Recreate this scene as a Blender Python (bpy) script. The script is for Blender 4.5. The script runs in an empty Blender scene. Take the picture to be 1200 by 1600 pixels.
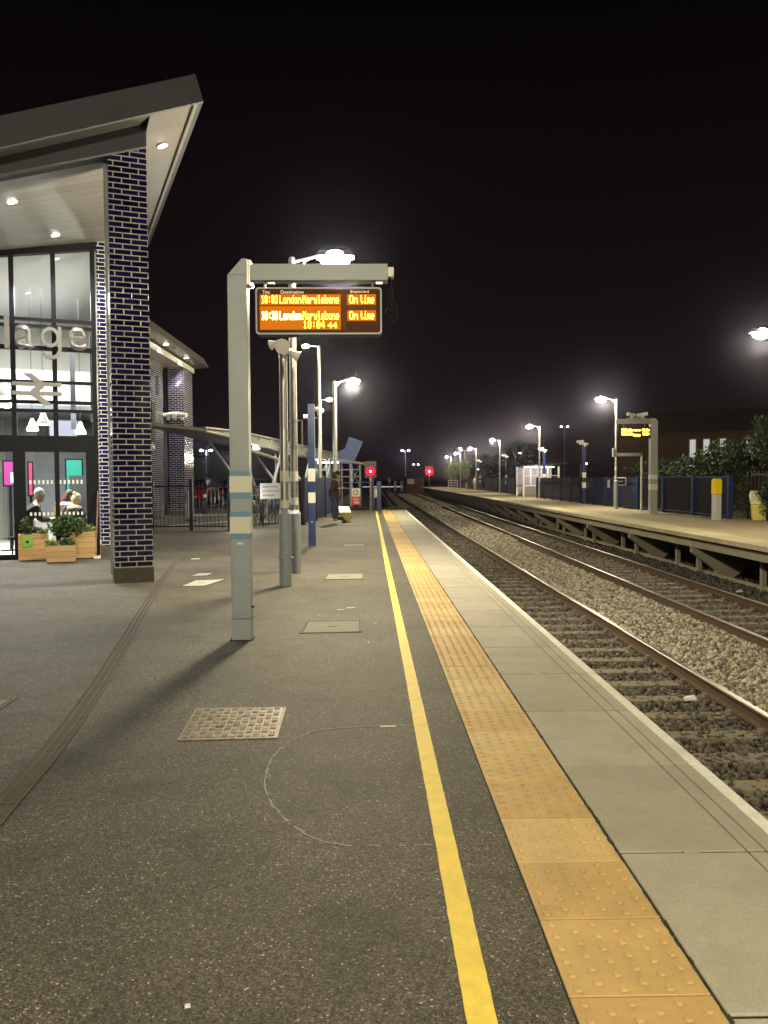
import bpy, bmesh, math, random
import numpy as np
from mathutils import Vector, Matrix

scene = bpy.context.scene
COL = scene.collection
R = math.radians
random.seed(7)
PI = math.pi

# ------------------------------------------------------------------ camera
cam_d = bpy.data.cameras.new('camera')
cam = bpy.data.objects.new('camera', cam_d)
COL.objects.link(cam)
scene.camera = cam
cam_d.sensor_fit = 'VERTICAL'
cam_d.sensor_height = 36.0
cam_d.sensor_width = 27.0
cam_d.lens = 36.0 * 1270 / 1600
cam_d.clip_end = 6000
cam_d.clip_start = 0.05
pit, yaw, rol = R(2.34), R(0.99), R(0.3)
f = Vector((math.sin(yaw) * math.cos(pit), math.cos(yaw) * math.cos(pit), -math.sin(pit)))
r0 = Vector((math.cos(yaw), -math.sin(yaw), 0)); u0 = r0.cross(f)
r = r0 * math.cos(rol) - u0 * math.sin(rol); u = r.cross(f)
M = Matrix((r, u, -f)).transposed().to_4x4()
M.translation = Vector((0, 0, 1.45))
cam.matrix_world = M

# ------------------------------------------------------------------ world (night) and exposure
world = bpy.data.worlds.new('World'); scene.world = world
world.use_nodes = True
wn = world.node_tree; wn.nodes.clear()
wo = wn.nodes.new('ShaderNodeOutputWorld')
sky = wn.nodes.new('ShaderNodeTexSky'); sky.sky_type = 'NISHITA'; sky.sun_disc = False
sky.sun_elevation = R(-12); sky.sun_rotation = R(300)
bg1 = wn.nodes.new('ShaderNodeBackground'); bg1.inputs[1].default_value = 0.05
wn.links.new(sky.outputs[0], bg1.inputs[0])
bg2 = wn.nodes.new('ShaderNodeBackground')           # town glow, a little warmer and lighter low down
tc = wn.nodes.new('ShaderNodeTexCoord'); sp = wn.nodes.new('ShaderNodeSeparateXYZ')
cr = wn.nodes.new('ShaderNodeValToRGB')
wn.links.new(tc.outputs['Generated'], sp.inputs[0]); wn.links.new(sp.outputs[2], cr.inputs[0])
cr.color_ramp.elements[0].position = 0.0; cr.color_ramp.elements[0].color = (0.0054, 0.0030, 0.0030, 1)
cr.color_ramp.elements[1].position = 0.55; cr.color_ramp.elements[1].color = (0.0004, 0.0003, 0.0005, 1)
wn.links.new(cr.outputs[0], bg2.inputs[0]); bg2.inputs[1].default_value = 1.0
ad = wn.nodes.new('ShaderNodeAddShader')
wn.links.new(bg1.outputs[0], ad.inputs[0]); wn.links.new(bg2.outputs[0], ad.inputs[1])
wn.links.new(ad.outputs[0], wo.inputs[0])

scene.view_settings.view_transform = 'Standard'
scene.view_settings.look = 'None'
scene.view_settings.exposure = 1.0
scene.view_settings.gamma = 1.0
scene.render.engine = 'CYCLES'
scene.cycles.use_denoising = True
scene.cycles.sample_clamp_indirect = 4.0
scene.cycles.sample_clamp_direct = 0.0
scene.cycles.max_bounces = 7
scene.cycles.diffuse_bounces = 3
scene.cycles.caustics_reflective = False
scene.cycles.caustics_refractive = False

LAMP = (1.0, 0.87, 0.56)      # platform lamps
WHITE = (1.0, 0.96, 0.88)     # building downlights

# ------------------------------------------------------------------ helpers
def link(o, parent=None):
    COL.objects.link(o)
    if parent is not None: o.parent = parent
    return o

def tag(o, label=None, cat=None, group=None, kind=None):
    if label: o['label'] = label
    if cat: o['category'] = cat
    if group: o['group'] = group
    if kind: o['kind'] = kind
    return o

def thing(name, label, cat, loc=(0, 0, 0), rz=0.0, group=None, kind=None):
    o = bpy.data.objects.new(name, None); o.empty_display_size = 0.2
    COL.objects.link(o); o.location = loc; o.rotation_euler = (0, 0, rz)
    return tag(o, label, cat, group, kind)

def copy_tree(o, parent=None, skip_lights=False):
    c = o.copy(); COL.objects.link(c)
    if parent is not None: c.parent = parent
    for ch in o.children:
        if skip_lights and ch.type == 'LIGHT': continue
        copy_tree(ch, c, skip_lights)
    return c

class MB:
    def __init__(s): s.v = []; s.f = []; s.m = []; s.mi = 0
    def quad(s, *p, flip=False):
        n = len(s.v); s.v += [tuple(q) for q in p]
        idx = list(range(n, n + len(p)))
        if flip: idx.reverse()
        s.f.append(idx); s.m.append(s.mi); return s
    def box(s, x0, x1, y0, y1, z0, z1):
        if x0 > x1: x0, x1 = x1, x0
        if y0 > y1: y0, y1 = y1, y0
        if z0 > z1: z0, z1 = z1, z0
        n = len(s.v)
        s.v += [(x0, y0, z0), (x1, y0, z0), (x1, y1, z0), (x0, y1, z0), (x0, y0, z1), (x1, y0, z1), (x1, y1, z1), (x0, y1, z1)]
        for q in ((0, 3, 2, 1), (4, 5, 6, 7), (0, 1, 5, 4), (1, 2, 6, 5), (2, 3, 7, 6), (3, 0, 4, 7)):
            s.f.append([n + k for k in q]); s.m.append(s.mi)
        return s
    def hexa(s, b, t):
        """b, t: four corners bottom and top, counter-clockwise from above."""
        n = len(s.v); s.v += [tuple(p) for p in b] + [tuple(p) for p in t]
        for q in ((0, 3, 2, 1), (4, 5, 6, 7), (0, 1, 5, 4), (1, 2, 6, 5), (2, 3, 7, 6), (3, 0, 4, 7)):
            s.f.append([n + k for k in q]); s.m.append(s.mi)
        return s
    def prism(s, poly, d, origin=(0, 0, 0)):
        """poly: list of 3D points (planar), extruded by vector d."""
        n = len(s.v); k = len(poly); d = Vector(d)
        P = [Vector(p) + Vector(origin) for p in poly]
        s.v += [tuple(p) for p in P] + [tuple(p + d) for p in P]
        s.f.append([n + i for i in range(k)][::-1]); s.m.append(s.mi)
        s.f.append([n + k + i for i in range(k)]); s.m.append(s.mi)
        for i in range(k):
            j = (i + 1) % k
            s.f.append([n + i, n + j, n + k + j, n + k + i]); s.m.append(s.mi)
        return s
    def tube(s, p0, p1, r0, r1=None, n=12, cap=True):
        if r1 is None: r1 = r0
        p0 = Vector(p0); p1 = Vector(p1); d = (p1 - p0)
        if d.length < 1e-9: return s
        d.normalize()
        a = Vector((0, 0, 1)) if abs(d.z) < 0.9 else Vector((1, 0, 0))
        e = d.cross(a).normalized(); g = d.cross(e)
        k = len(s.v)
        for (p, rr) in ((p0, r0), (p1, r1)):
            for i in range(n):
                t = 2 * PI * i / n
                s.v.append(tuple(p + e * (rr * math.cos(t)) + g * (rr * math.sin(t))))
        for i in range(n):
            j = (i + 1) % n
            s.f.append([k + i, k + n + i, k + n + j, k + j]); s.m.append(s.mi)
        if cap:
            s.f.append([k + i for i in range(n)]); s.m.append(s.mi)
            s.f.append([k + n + i for i in range(n)][::-1]); s.m.append(s.mi)
        return s
    def path(s, pts, rr, n=8):
        for a, b in zip(pts[:-1], pts[1:]): s.tube(a, b, rr, rr, n)
        return s
    def lathe(s, prof, n=16, o=(0, 0, 0)):
        k = len(s.v)
        for (rr, z) in prof:
            for i in range(n):
                t = 2 * PI * i / n
                s.v.append((o[0] + rr * math.cos(t), o[1] + rr * math.sin(t), o[2] + z))
        for q in range(len(prof) - 1):
            for i in range(n):
                j = (i + 1) % n
                s.f.append([k + q * n + i, k + q * n + j, k + (q + 1) * n + j, k + (q + 1) * n + i]); s.m.append(s.mi)
        s.f.append([k + i for i in range(n)][::-1]); s.m.append(s.mi)
        s.f.append([k + (len(prof) - 1) * n + i for i in range(n)]); s.m.append(s.mi)
        return s
    def ball(s, c, rx, ry=None, rz=None, n=12, m=8):
        ry = rx if ry is None else ry; rz = rx if rz is None else rz
        k = len(s.v); c = Vector(c)
        for a in range(1, m):
            t = PI * a / m
            for i in range(n):
                q = 2 * PI * i / n
                s.v.append((c.x + rx * math.sin(t) * math.cos(q), c.y + ry * math.sin(t) * math.sin(q), c.z + rz * math.cos(t)))
        s.v.append((c.x, c.y, c.z + rz)); s.v.append((c.x, c.y, c.z - rz))
        T = k + (m - 1) * n; B = T + 1
        for a in range(m - 2):
            for i in range(n):
                j = (i + 1) % n
                s.f.append([k + a * n + i, k + (a + 1) * n + i, k + (a + 1) * n + j, k + a * n + j]); s.m.append(s.mi)
        for i in range(n):
            j = (i + 1) % n
            s.f.append([T, k + i, k + j]); s.m.append(s.mi)
            s.f.append([B, k + (m - 2) * n + j, k + (m - 2) * n + i]); s.m.append(s.mi)
        return s
    def build(s, name, mats, parent=None, smooth=False, bevel=0.0, loc=None):
        me = bpy.data.meshes.new(name)
        me.from_pydata(s.v, [], s.f)
        if not isinstance(mats, (list, tuple)): mats = [mats]
        for m in mats: me.materials.append(m)
        me.polygons.foreach_set('material_index', s.m)
        if smooth: me.polygons.foreach_set('use_smooth', [True] * len(s.f))
        me.update()
        o = bpy.data.objects.new(name, me)
        link(o, parent)
        if loc is not None: o.location = loc
        if bevel:
            b = o.modifiers.new('bevel', 'BEVEL'); b.width = bevel; b.segments = 2; b.limit_method = 'ANGLE'; b.angle_limit = R(40)
        if smooth:
            e = o.modifiers.new('edges', 'EDGE_SPLIT'); e.split_angle = R(40)
        return o

# ------------------------------------------------------------------ materials
def nt(name):
    m = bpy.data.materials.new(name); m.use_nodes = True
    t = m.node_tree; b = t.nodes['Principled BSDF']
    return m, t, b

def mat(name, col, rough=0.6, metal=0.0, var=0.12, scale=6.0, bump=0.0, bscale=None, spec=0.5, dirt=None, dirt_amt=0.5):
    m, t, b = nt(name)
    N = t.nodes; L = t.links
    tcn = N.new('ShaderNodeTexCoord'); no = N.new('ShaderNodeTexNoise')
    no.inputs['Scale'].default_value = scale; no.inputs['Detail'].default_value = 6; no.inputs['Roughness'].default_value = 0.65
    L.new(tcn.outputs['Object'], no.inputs['Vector'])
    rp = N.new('ShaderNodeValToRGB')
    lo = tuple(max(0, c * (1 - var)) for c in col) + (1,); hi = tuple(min(1, c * (1 + var)) for c in col) + (1,)
    rp.color_ramp.elements[0].position = 0.3; rp.color_ramp.elements[0].color = lo
    rp.color_ramp.elements[1].position = 0.7; rp.color_ramp.elements[1].color = hi
    L.new(no.outputs['Fac'], rp.inputs[0])
    out = rp.outputs[0]
    if dirt:
        n2 = N.new('ShaderNodeTexNoise'); n2.inputs['Scale'].default_value = scale * 0.45; n2.inputs['Detail'].default_value = 8
        n2.inputs['Roughness'].default_value = 0.75
        L.new(tcn.outputs['Object'], n2.inputs['Vector'])
        r2 = N.new('ShaderNodeValToRGB'); r2.color_ramp.elements[0].position = 0.5; r2.color_ramp.elements[1].position = 0.68
        L.new(n2.outputs['Fac'], r2.inputs[0])
        ml = N.new('ShaderNodeMath'); ml.operation = 'MULTIPLY'; ml.inputs[1].default_value = dirt_amt
        L.new(r2.outputs[0], ml.inputs[0])
        mx = N.new('ShaderNodeMixRGB'); L.new(ml.outputs[0], mx.inputs[0]); L.new(out, mx.inputs[1]); mx.inputs[2].default_value = tuple(dirt) + (1,)
        out = mx.outputs[0]
    L.new(out, b.inputs['Base Color'])
    rr = N.new('ShaderNodeMapRange'); rr.inputs[3].default_value = max(0.02, rough - 0.08); rr.inputs[4].default_value = min(1, rough + 0.08)
    L.new(no.outputs['Fac'], rr.inputs[0]); L.new(rr.outputs[0], b.inputs['Roughness'])
    b.inputs['Metallic'].default_value = metal
    b.inputs['Specular IOR Level'].default_value = spec
    if bump:
        bn = N.new('ShaderNodeTexNoise'); bn.inputs['Scale'].default_value = bscale or scale * 8; bn.inputs['Detail'].default_value = 5
        L.new(tcn.outputs['Object'], bn.inputs['Vector'])
        bp = N.new('ShaderNodeBump'); bp.inputs['Strength'].default_value = bump; bp.inputs['Distance'].default_value = 0.01
        L.new(bn.outputs['Fac'], bp.inputs['Height']); L.new(bp.outputs[0], b.inputs['Normal'])
    return m

def emis(name, col, strength, base=None):
    m, t, b = nt(name)
    b.inputs['Base Color'].default_value = (base or (0.5, 0.5, 0.5)) + (1,)
    b.inputs['Emission Color'].default_value = tuple(col) + (1,)
    b.inputs['Emission Strength'].default_value = strength
    b.inputs['Roughness'].default_value = 0.65; b.inputs['Specular IOR Level'].default_value = 0.08
    return m

def asphalt_mat():
    m, t, b = nt('asphalt'); N = t.nodes; L = t.links
    tcn = N.new('ShaderNodeTexCoord')
    # large worn patches
    n1 = N.new('ShaderNodeTexNoise'); n1.inputs['Scale'].default_value = 0.55; n1.inputs['Detail'].default_value = 8; n1.inputs['Roughness'].default_value = 0.7
    L.new(tcn.outputs['Object'], n1.inputs['Vector'])
    r1 = N.new('ShaderNodeValToRGB')
    r1.color_ramp.elements[0].position = 0.3; r1.color_ramp.elements[0].color = (0.046, 0.0425, 0.036, 1)
    r1.color_ramp.elements[1].position = 0.72; r1.color_ramp.elements[1].color = (0.108, 0.100, 0.086, 1)
    L.new(n1.outputs['Fac'], r1.inputs[0])
    # aggregate: cells with random tone
    v = N.new('ShaderNodeTexVoronoi'); v.inputs['Scale'].default_value = 165.0
    L.new(tcn.outputs['Object'], v.inputs['Vector'])
    sepc = N.new('ShaderNodeSeparateColor'); L.new(v.outputs['Color'], sepc.inputs[0])
    r2 = N.new('ShaderNodeValToRGB'); e = r2.color_ramp.elements
    e[0].position = 0.0; e[0].color = (0.30, 0.29, 0.27, 1); e[1].position = 0.72; e[1].color = (1.2, 1.17, 1.10, 1)
    q = e.new(0.90); q.color = (1.7, 1.62, 1.45, 1); q = e.new(0.985); q.color = (2.4, 2.3, 2.1, 1); q = e.new(0.996); q.color = (6, 5.8, 5.2, 1)
    L.new(sepc.outputs[0], r2.inputs[0])
    mx = N.new('ShaderNodeMixRGB'); mx.blend_type = 'MULTIPLY'; mx.inputs[0].default_value = 1.0
    L.new(r1.outputs[0], mx.inputs[1]); L.new(r2.outputs[0], mx.inputs[2])
    # old stains and an overlay seam
    ns_ = N.new('ShaderNodeTexNoise'); ns_.inputs['Scale'].default_value = 2.2; ns_.inputs['Detail'].default_value = 7; ns_.inputs['Roughness'].default_value = 0.6; ns_.inputs['Distortion'].default_value = 0.6
    L.new(tcn.outputs['Object'], ns_.inputs['Vector'])
    rs_ = N.new('ShaderNodeValToRGB'); rs_.color_ramp.elements[0].position = 0.30; rs_.color_ramp.elements[0].color = (0.62, 0.61, 0.60, 1)
    rs_.color_ramp.elements[1].position = 0.46; rs_.color_ramp.elements[1].color = (1, 1, 1, 1); L.new(ns_.outputs['Fac'], rs_.inputs[0])
    mst = N.new('ShaderNodeMixRGB'); mst.blend_type = 'MULTIPLY'; mst.inputs[0].default_value = 0.8; L.new(mx.outputs[0], mst.inputs[1]); L.new(rs_.outputs[0], mst.inputs[2]); mx = mst
    # sparse pale chips and gum spots
    v2 = N.new('ShaderNodeTexVoronoi'); v2.inputs['Scale'].default_value = 2.3
    L.new(tcn.outputs['Object'], v2.inputs['Vector'])
    lt = N.new('ShaderNodeMath'); lt.operation = 'LESS_THAN'; lt.inputs[1].default_value = 0.035
    L.new(v2.outputs['Distance'], lt.inputs[0])
    mm = N.new('ShaderNodeMath'); mm.operation = 'MULTIPLY'; mm.inputs[1].default_value = 0.55; L.new(lt.outputs[0], mm.inputs[0])
    mx2 = N.new('ShaderNodeMixRGB'); L.new(mm.outputs[0], mx2.inputs[0]); L.new(mx.outputs[0], mx2.inputs[1]); mx2.inputs[2].default_value = (0.22, 0.21, 0.19, 1)
    L.new(mx2.outputs[0], b.inputs['Base Color'])
    # roughness
    n3 = N.new('ShaderNodeTexNoise'); n3.inputs['Scale'].default_value = 40; L.new(tcn.outputs['Object'], n3.inputs['Vector'])
    rr = N.new('ShaderNodeMapRange'); rr.inputs[3].default_value = 0.55; rr.inputs[4].default_value = 0.85
    L.new(n3.outputs['Fac'], rr.inputs[0]); L.new(rr.outputs[0], b.inputs['Roughness'])
    b.inputs['Specular IOR Level'].default_value = 0.33
    bp = N.new('ShaderNodeBump'); bp.inputs['Strength'].default_value = 0.5; bp.inputs['Distance'].default_value = 0.002
    L.new(v.outputs['Distance'], bp.inputs['Height'])
    bp2 = N.new('ShaderNodeBump'); bp2.inputs['Strength'].default_value = 0.18; bp2.inputs['Distance'].default_value = 0.012
    n4 = N.new('ShaderNodeTexNoise'); n4.inputs['Scale'].default_value = 9; n4.inputs['Detail'].default_value = 8; L.new(tcn.outputs['Object'], n4.inputs['Vector'])
    L.new(n4.outputs['Fac'], bp2.inputs['Height']); L.new(bp.outputs[0], bp2.inputs['Normal']); L.new(bp2.outputs[0], b.inputs['Normal'])
    return m

def brick_mat(name, c1, c2, mortar, rough, bw=0.225, rh=0.075, ms=0.008, wob=0.25):
    """Bricks laid in object space: x+y along the course, z up."""
    m, t, b = nt(name); N = t.nodes; L = t.links
    tcn = N.new('ShaderNodeTexCoord'); sx = N.new('ShaderNodeSeparateXYZ'); L.new(tcn.outputs['Object'], sx.inputs[0])
    ax = N.new('ShaderNodeMath'); ax.operation = 'ADD'; L.new(sx.outputs[0], ax.inputs[0]); L.new(sx.outputs[1], ax.inputs[1])
    cb = N.new('ShaderNodeCombineXYZ'); L.new(ax.outputs[0], cb.inputs[0]); L.new(sx.outputs[2], cb.inputs[1])
    br = N.new('ShaderNodeTexBrick'); L.new(cb.outputs[0], br.inputs['Vector'])
    br.inputs['Scale'].default_value = 1.0; br.inputs['Brick Width'].default_value = bw; br.inputs['Row Height'].default_value = rh
    br.inputs['Mortar Size'].default_value = ms; br.inputs['Mortar Smooth'].default_value = 0.15
    br.inputs['Color1'].default_value = c1 + (1,); br.inputs['Color2'].default_value = c2 + (1,); br.inputs['Mortar'].default_value = mortar + (1,)
    dn = N.new('ShaderNodeTexNoise'); dn.inputs['Scale'].default_value = 3.1; dn.inputs['Detail'].default_value = 9; dn.inputs['Roughness'].default_value = 0.75
    L.new(tcn.outputs['Object'], dn.inputs['Vector'])
    dm = N.new('ShaderNodeMapRange'); dm.inputs[1].default_value = 0.3; dm.inputs[2].default_value = 0.7; dm.inputs[3].default_value = 0.55; dm.inputs[4].default_value = 1.25; L.new(dn.outputs['Fac'], dm.inputs[0])
    dv = N.new('ShaderNodeVectorMath'); dv.operation = 'SCALE'; L.new(br.outputs['Color'], dv.inputs[0]); L.new(dm.outputs[0], dv.inputs['Scale'])
    L.new(dv.outputs[0], b.inputs['Base Color'])
    rr = N.new('ShaderNodeMapRange'); rr.inputs[3].default_value = rough; rr.inputs[4].default_value = 0.9
    L.new(br.outputs['Fac'], rr.inputs[0]); L.new(rr.outputs[0], b.inputs['Roughness'])
    inv = N.new('ShaderNodeMath'); inv.operation = 'SUBTRACT'; inv.inputs[0].default_value = 1.0; L.new(br.outputs['Fac'], inv.inputs[1])
    no = N.new('ShaderNodeTexNoise'); no.inputs['Scale'].default_value = 7; no.inputs['Detail'].default_value = 2
    L.new(tcn.outputs['Object'], no.inputs['Vector'])
    ad2 = N.new('ShaderNodeMath'); ad2.operation = 'MULTIPLY_ADD'; ad2.inputs[1].default_value = wob
    L.new(no.outputs['Fac'], ad2.inputs[0]); L.new(inv.outputs[0], ad2.inputs[2])
    bp = N.new('ShaderNodeBump'); bp.inputs['Strength'].default_value = 0.5; bp.inputs['Distance'].default_value = 0.008
    L.new(ad2.outputs[0], bp.inputs['Height']); L.new(bp.outputs[0], b.inputs['Normal'])
    return m

def plank_mat(name, col, axis, w, dark=0.35, rough=0.35, gap=0.05):
    m, t, b = nt(name); N = t.nodes; L = t.links
    tcn = N.new('ShaderNodeTexCoord'); sx = N.new('ShaderNodeSeparateXYZ'); L.new(tcn.outputs['Object'], sx.inputs[0])
    d = N.new('ShaderNodeMath'); d.operation = 'DIVIDE'; d.inputs[1].default_value = w; L.new(sx.outputs[axis], d.inputs[0])
    fr = N.new('ShaderNodeMath'); fr.operation = 'FRACT'; L.new(d.outputs[0], fr.inputs[0])
    lt = N.new('ShaderNodeMath'); lt.operation = 'LESS_THAN'; lt.inputs[1].default_value = gap; L.new(fr.outputs[0], lt.inputs[0])
    fl = N.new('ShaderNodeMath'); fl.operation = 'FLOOR'; L.new(d.outputs[0], fl.inputs[0])
    wnz = N.new('ShaderNodeTexWhiteNoise'); wnz.noise_dimensions = '1D'; L.new(fl.outputs[0], wnz.inputs['W'])
    rp = N.new('ShaderNodeMapRange'); rp.inputs[3].default_value = 0.88; rp.inputs[4].default_value = 1.08; L.new(wnz.outputs['Value'], rp.inputs[0])
    vm = N.new('ShaderNodeVectorMath'); vm.operation = 'SCALE'; vm.inputs[0].default_value = col; L.new(rp.outputs[0], vm.inputs['Scale'])
    mx = N.new('ShaderNodeMixRGB'); L.new(lt.outputs[0], mx.inputs[0]); L.new(vm.outputs[0], mx.inputs[1]); mx.inputs[2].default_value = tuple(c * dark for c in col) + (1,)
    L.new(mx.outputs[0], b.inputs['Base Color']); b.inputs['Roughness'].default_value = rough
    return m

def slab_mat(name, c, var=0.1, scale=5, speck=0.15, rough=0.75, stain=(0.1, 0.09, 0.07)):
    """concrete / paving unit: tone differs per piece, stains and fine speckle"""
    m, t, b = nt(name); N = t.nodes; L = t.links
    geo = N.new('ShaderNodeNewGeometry'); tcn = N.new('ShaderNodeTexCoord')
    mr = N.new('ShaderNodeMapRange'); mr.inputs[3].default_value = 1 - var; mr.inputs[4].default_value = 1 + var
    L.new(geo.outputs['Random Per Island'], mr.inputs[0])
    no = N.new('ShaderNodeTexNoise'); no.inputs['Scale'].default_value = scale; no.inputs['Detail'].default_value = 9; no.inputs['Roughness'].default_value = 0.7
    L.new(tcn.outputs['Object'], no.inputs['Vector'])
    m2 = N.new('ShaderNodeMapRange'); m2.inputs[1].default_value = 0.3; m2.inputs[2].default_value = 0.7; m2.inputs[3].default_value = 0.86; m2.inputs[4].default_value = 1.1
    L.new(no.outputs['Fac'], m2.inputs[0])
    fn = N.new('ShaderNodeTexNoise'); fn.inputs['Scale'].default_value = 260; fn.inputs['Detail'].default_value = 2
    L.new(tcn.outputs['Object'], fn.inputs['Vector'])
    m3 = N.new('ShaderNodeMapRange'); m3.inputs[1].default_value = 0.3; m3.inputs[2].default_value = 0.7; m3.inputs[3].default_value = 1 - speck; m3.inputs[4].default_value = 1 + speck
    L.new(fn.outputs['Fac'], m3.inputs[0])
    a = N.new('ShaderNodeMath'); a.operation = 'MULTIPLY'; L.new(mr.outputs[0], a.inputs[0]); L.new(m2.outputs[0], a.inputs[1])
    a2 = N.new('ShaderNodeMath'); a2.operation = 'MULTIPLY'; L.new(a.outputs[0], a2.inputs[0]); L.new(m3.outputs[0], a2.inputs[1])
    vm = N.new('ShaderNodeVectorMath'); vm.operation = 'SCALE'; vm.inputs[0].default_value = c; L.new(a2.outputs[0], vm.inputs['Scale'])
    n2 = N.new('ShaderNodeTexNoise'); n2.inputs['Scale'].default_value = 1.7; n2.inputs['Detail'].default_value = 10; n2.inputs['Roughness'].default_value = 0.75
    L.new(tcn.outputs['Object'], n2.inputs['Vector'])
    r2 = N.new('ShaderNodeMapRange'); r2.inputs[1].default_value = 0.52; r2.inputs[2].default_value = 0.8; r2.inputs[4].default_value = 0.55; L.new(n2.outputs['Fac'], r2.inputs[0])
    mx = N.new('ShaderNodeMixRGB'); L.new(r2.outputs[0], mx.inputs[0]); L.new(vm.outputs[0], mx.inputs[1]); mx.inputs[2].default_value = stain + (1,)
    L.new(mx.outputs[0], b.inputs['Base Color']); b.inputs['Roughness'].default_value = rough; b.inputs['Specular IOR Level'].default_value = 0.35
    bp = N.new('ShaderNodeBump'); bp.inputs['Strength'].default_value = 0.25; bp.inputs['Distance'].default_value = 0.002
    L.new(fn.outputs['Fac'], bp.inputs['Height']); L.new(bp.outputs[0], b.inputs['Normal'])
    return m

def stone_mat(name, a, bcol, rough=0.85):
    m, t, b = nt(name); N = t.nodes; L = t.links
    geo = N.new('ShaderNodeNewGeometry'); rp = N.new('ShaderNodeValToRGB')
    rp.color_ramp.elements[0].color = a + (1,); rp.color_ramp.elements[1].color = bcol + (1,)
    L.new(geo.outputs['Random Per Island'], rp.inputs[0]); L.new(rp.outputs[0], b.inputs['Base Color'])
    b.inputs['Roughness'].default_value = rough
    return m

def glass_mat(name, tint=(0.9, 0.95, 0.95), refl=0.09, rough=0.0):
    m = bpy.data.materials.new(name); m.use_nodes = True; t = m.node_tree; t.nodes.clear(); N = t.nodes; L = t.links
    o = N.new('ShaderNodeOutputMaterial'); tr = N.new('ShaderNodeBsdfTransparent'); gl = N.new('ShaderNodeBsdfGlossy'); mx = N.new('ShaderNodeMixShader')
    tr.inputs[0].default_value = tint + (1,); gl.inputs['Roughness'].default_value = rough
    lw = N.new('ShaderNodeFresnel'); lw.inputs[0].default_value = 1.5
    L.new(lw.outputs[0], mx.inputs[0]); L.new(tr.outputs[0], mx.inputs[1]); L.new(gl.outputs[0], mx.inputs[2]); L.new(mx.outputs[0], o.inputs[0])
    return m

A = {}
A['asphalt'] = asphalt_mat()
A['coping'] = slab_mat('coping_concrete', (0.385, 0.355, 0.30), 0.09, 3.0, 0.16, 0.7, (0.23, 0.20, 0.155))
A['nosing'] = slab_mat('white_nosing', (0.80, 0.79, 0.74), 0.05, 14, 0.14, 0.7, (0.3, 0.28, 0.22))
A['tactile'] = slab_mat('buff_tactile', (0.50, 0.355, 0.155), 0.07, 6, 0.08, 0.62, (0.33, 0.21, 0.09))
A['yellow'] = mat('yellow_line_paint', (0.84, 0.62, 0.075), 0.6, 0, 0.10, 9, 0.35, 120, dirt=(0.35, 0.27, 0.08), dirt_amt=0.35)
A['moss'] = mat('moss', (0.030, 0.032, 0.014), 0.95, 0, 0.5, 30, 0.5)
A['grey_paint'] = mat('grey_post_paint', (0.30, 0.345, 0.40), 0.42, 0.0, 0.06, 5, 0.03, 60, dirt=(0.22, 0.25, 0.28), dirt_amt=0.4)
A['silver'] = mat('galvanised_steel', (0.42, 0.42, 0.41), 0.34, 0.75, 0.12, 14, 0.03, 80)
A['white_band'] = mat('white_band', (0.66, 0.66, 0.60), 0.5, 0, 0.04, 9)
A['blue_band'] = mat('pale_blue_band', (0.13, 0.27, 0.44), 0.5, 0, 0.05, 9)
A['navy'] = mat('navy_paint', (0.012, 0.028, 0.115), 0.4, 0, 0.12, 6, 0.03)
A['navy_dark'] = mat('dark_navy_paint', (0.010, 0.014, 0.060), 0.5, 0, 0.15, 4)
A['black'] = mat('black_paint', (0.012, 0.012, 0.016), 0.4, 0, 0.2, 8)
A['charcoal'] = mat('charcoal_frame', (0.007, 0.008, 0.010), 0.55, 0.0, 0.1, 8, spec=0.15)
A['navy_fence'] = mat('navy_fence_paint', (0.006, 0.011, 0.045), 0.5, 0, 0.2, 3)
A['white'] = mat('white_plastic', (0.7, 0.7, 0.68), 0.4, 0, 0.04, 8)
A['plinth_dark'] = mat('dark_concrete', (0.022, 0.020, 0.015), 0.95, 0, 0.3, 12)  # near-black tone, reads as dark lines in the paving gaps
A['concrete'] = slab_mat('weathered_concrete', (0.30, 0.27, 0.20), 0.12, 4, 0.12, 0.9, (0.09, 0.075, 0.05))
A['plinth'] = mat('stone_plinth', (0.085, 0.08, 0.065), 0.8, 0, 0.2, 12, 0.4, 90)
A['brick'] = brick_mat('blue_glazed_brick', (0.005, 0.004, 0.040), (0.017, 0.014, 0.115), (0.58, 0.57, 0.51), 0.10, wob=0.7)
A['brick_red'] = brick_mat('dull_red_brick', (0.20, 0.075, 0.045), (0.26, 0.10, 0.06), (0.3, 0.27, 0.22), 0.85)
A['rust'] = mat('rusty_steel', (0.10, 0.062, 0.038), 0.8, 0.2, 0.3, 30, 0.25, 150)
A['railtop'] = mat('polished_rail', (0.20, 0.19, 0.18), 0.36, 1.0, 0.06, 30)
A['sleeper'] = slab_mat('concrete_sleeper', (0.20, 0.17, 0.125), 0.25, 9, 0.2, 0.85, (0.04, 0.034, 0.028))
A['bed'] = mat('ballast_bed', (0.035, 0.030, 0.025), 0.95, 0, 0.5, 30, 0.9, 50)
A['stone_tan'] = stone_mat('clean_ballast', (0.10, 0.088, 0.072), (0.52, 0.46, 0.37))
A['stone_dark'] = stone_mat('grimy_ballast', (0.025, 0.022, 0.019), (0.16, 0.14, 0.115))
A['wood'] = plank_mat('planter_boards', (0.46, 0.30, 0.14), 2, 0.1, 0.3, 0.75, 0.06)
A['leaf'] = stone_mat('leaves', (0.016, 0.038, 0.014), (0.065, 0.12, 0.035), 0.6)
A['leaf_pale'] = stone_mat('pale_leaves', (0.12, 0.17, 0.05), (0.25, 0.30, 0.10), 0.5)
A['leaf_dark'] = stone_mat('dark_leaves', (0.012, 0.028, 0.014), (0.04, 0.07, 0.03), 0.5)
A['bark'] = mat('bark', (0.07, 0.05, 0.035), 0.9, 0, 0.3, 20, 0.5)
A['soil'] = mat('soil', (0.03, 0.022, 0.015), 0.95, 0, 0.3, 20, 0.4)
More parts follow.
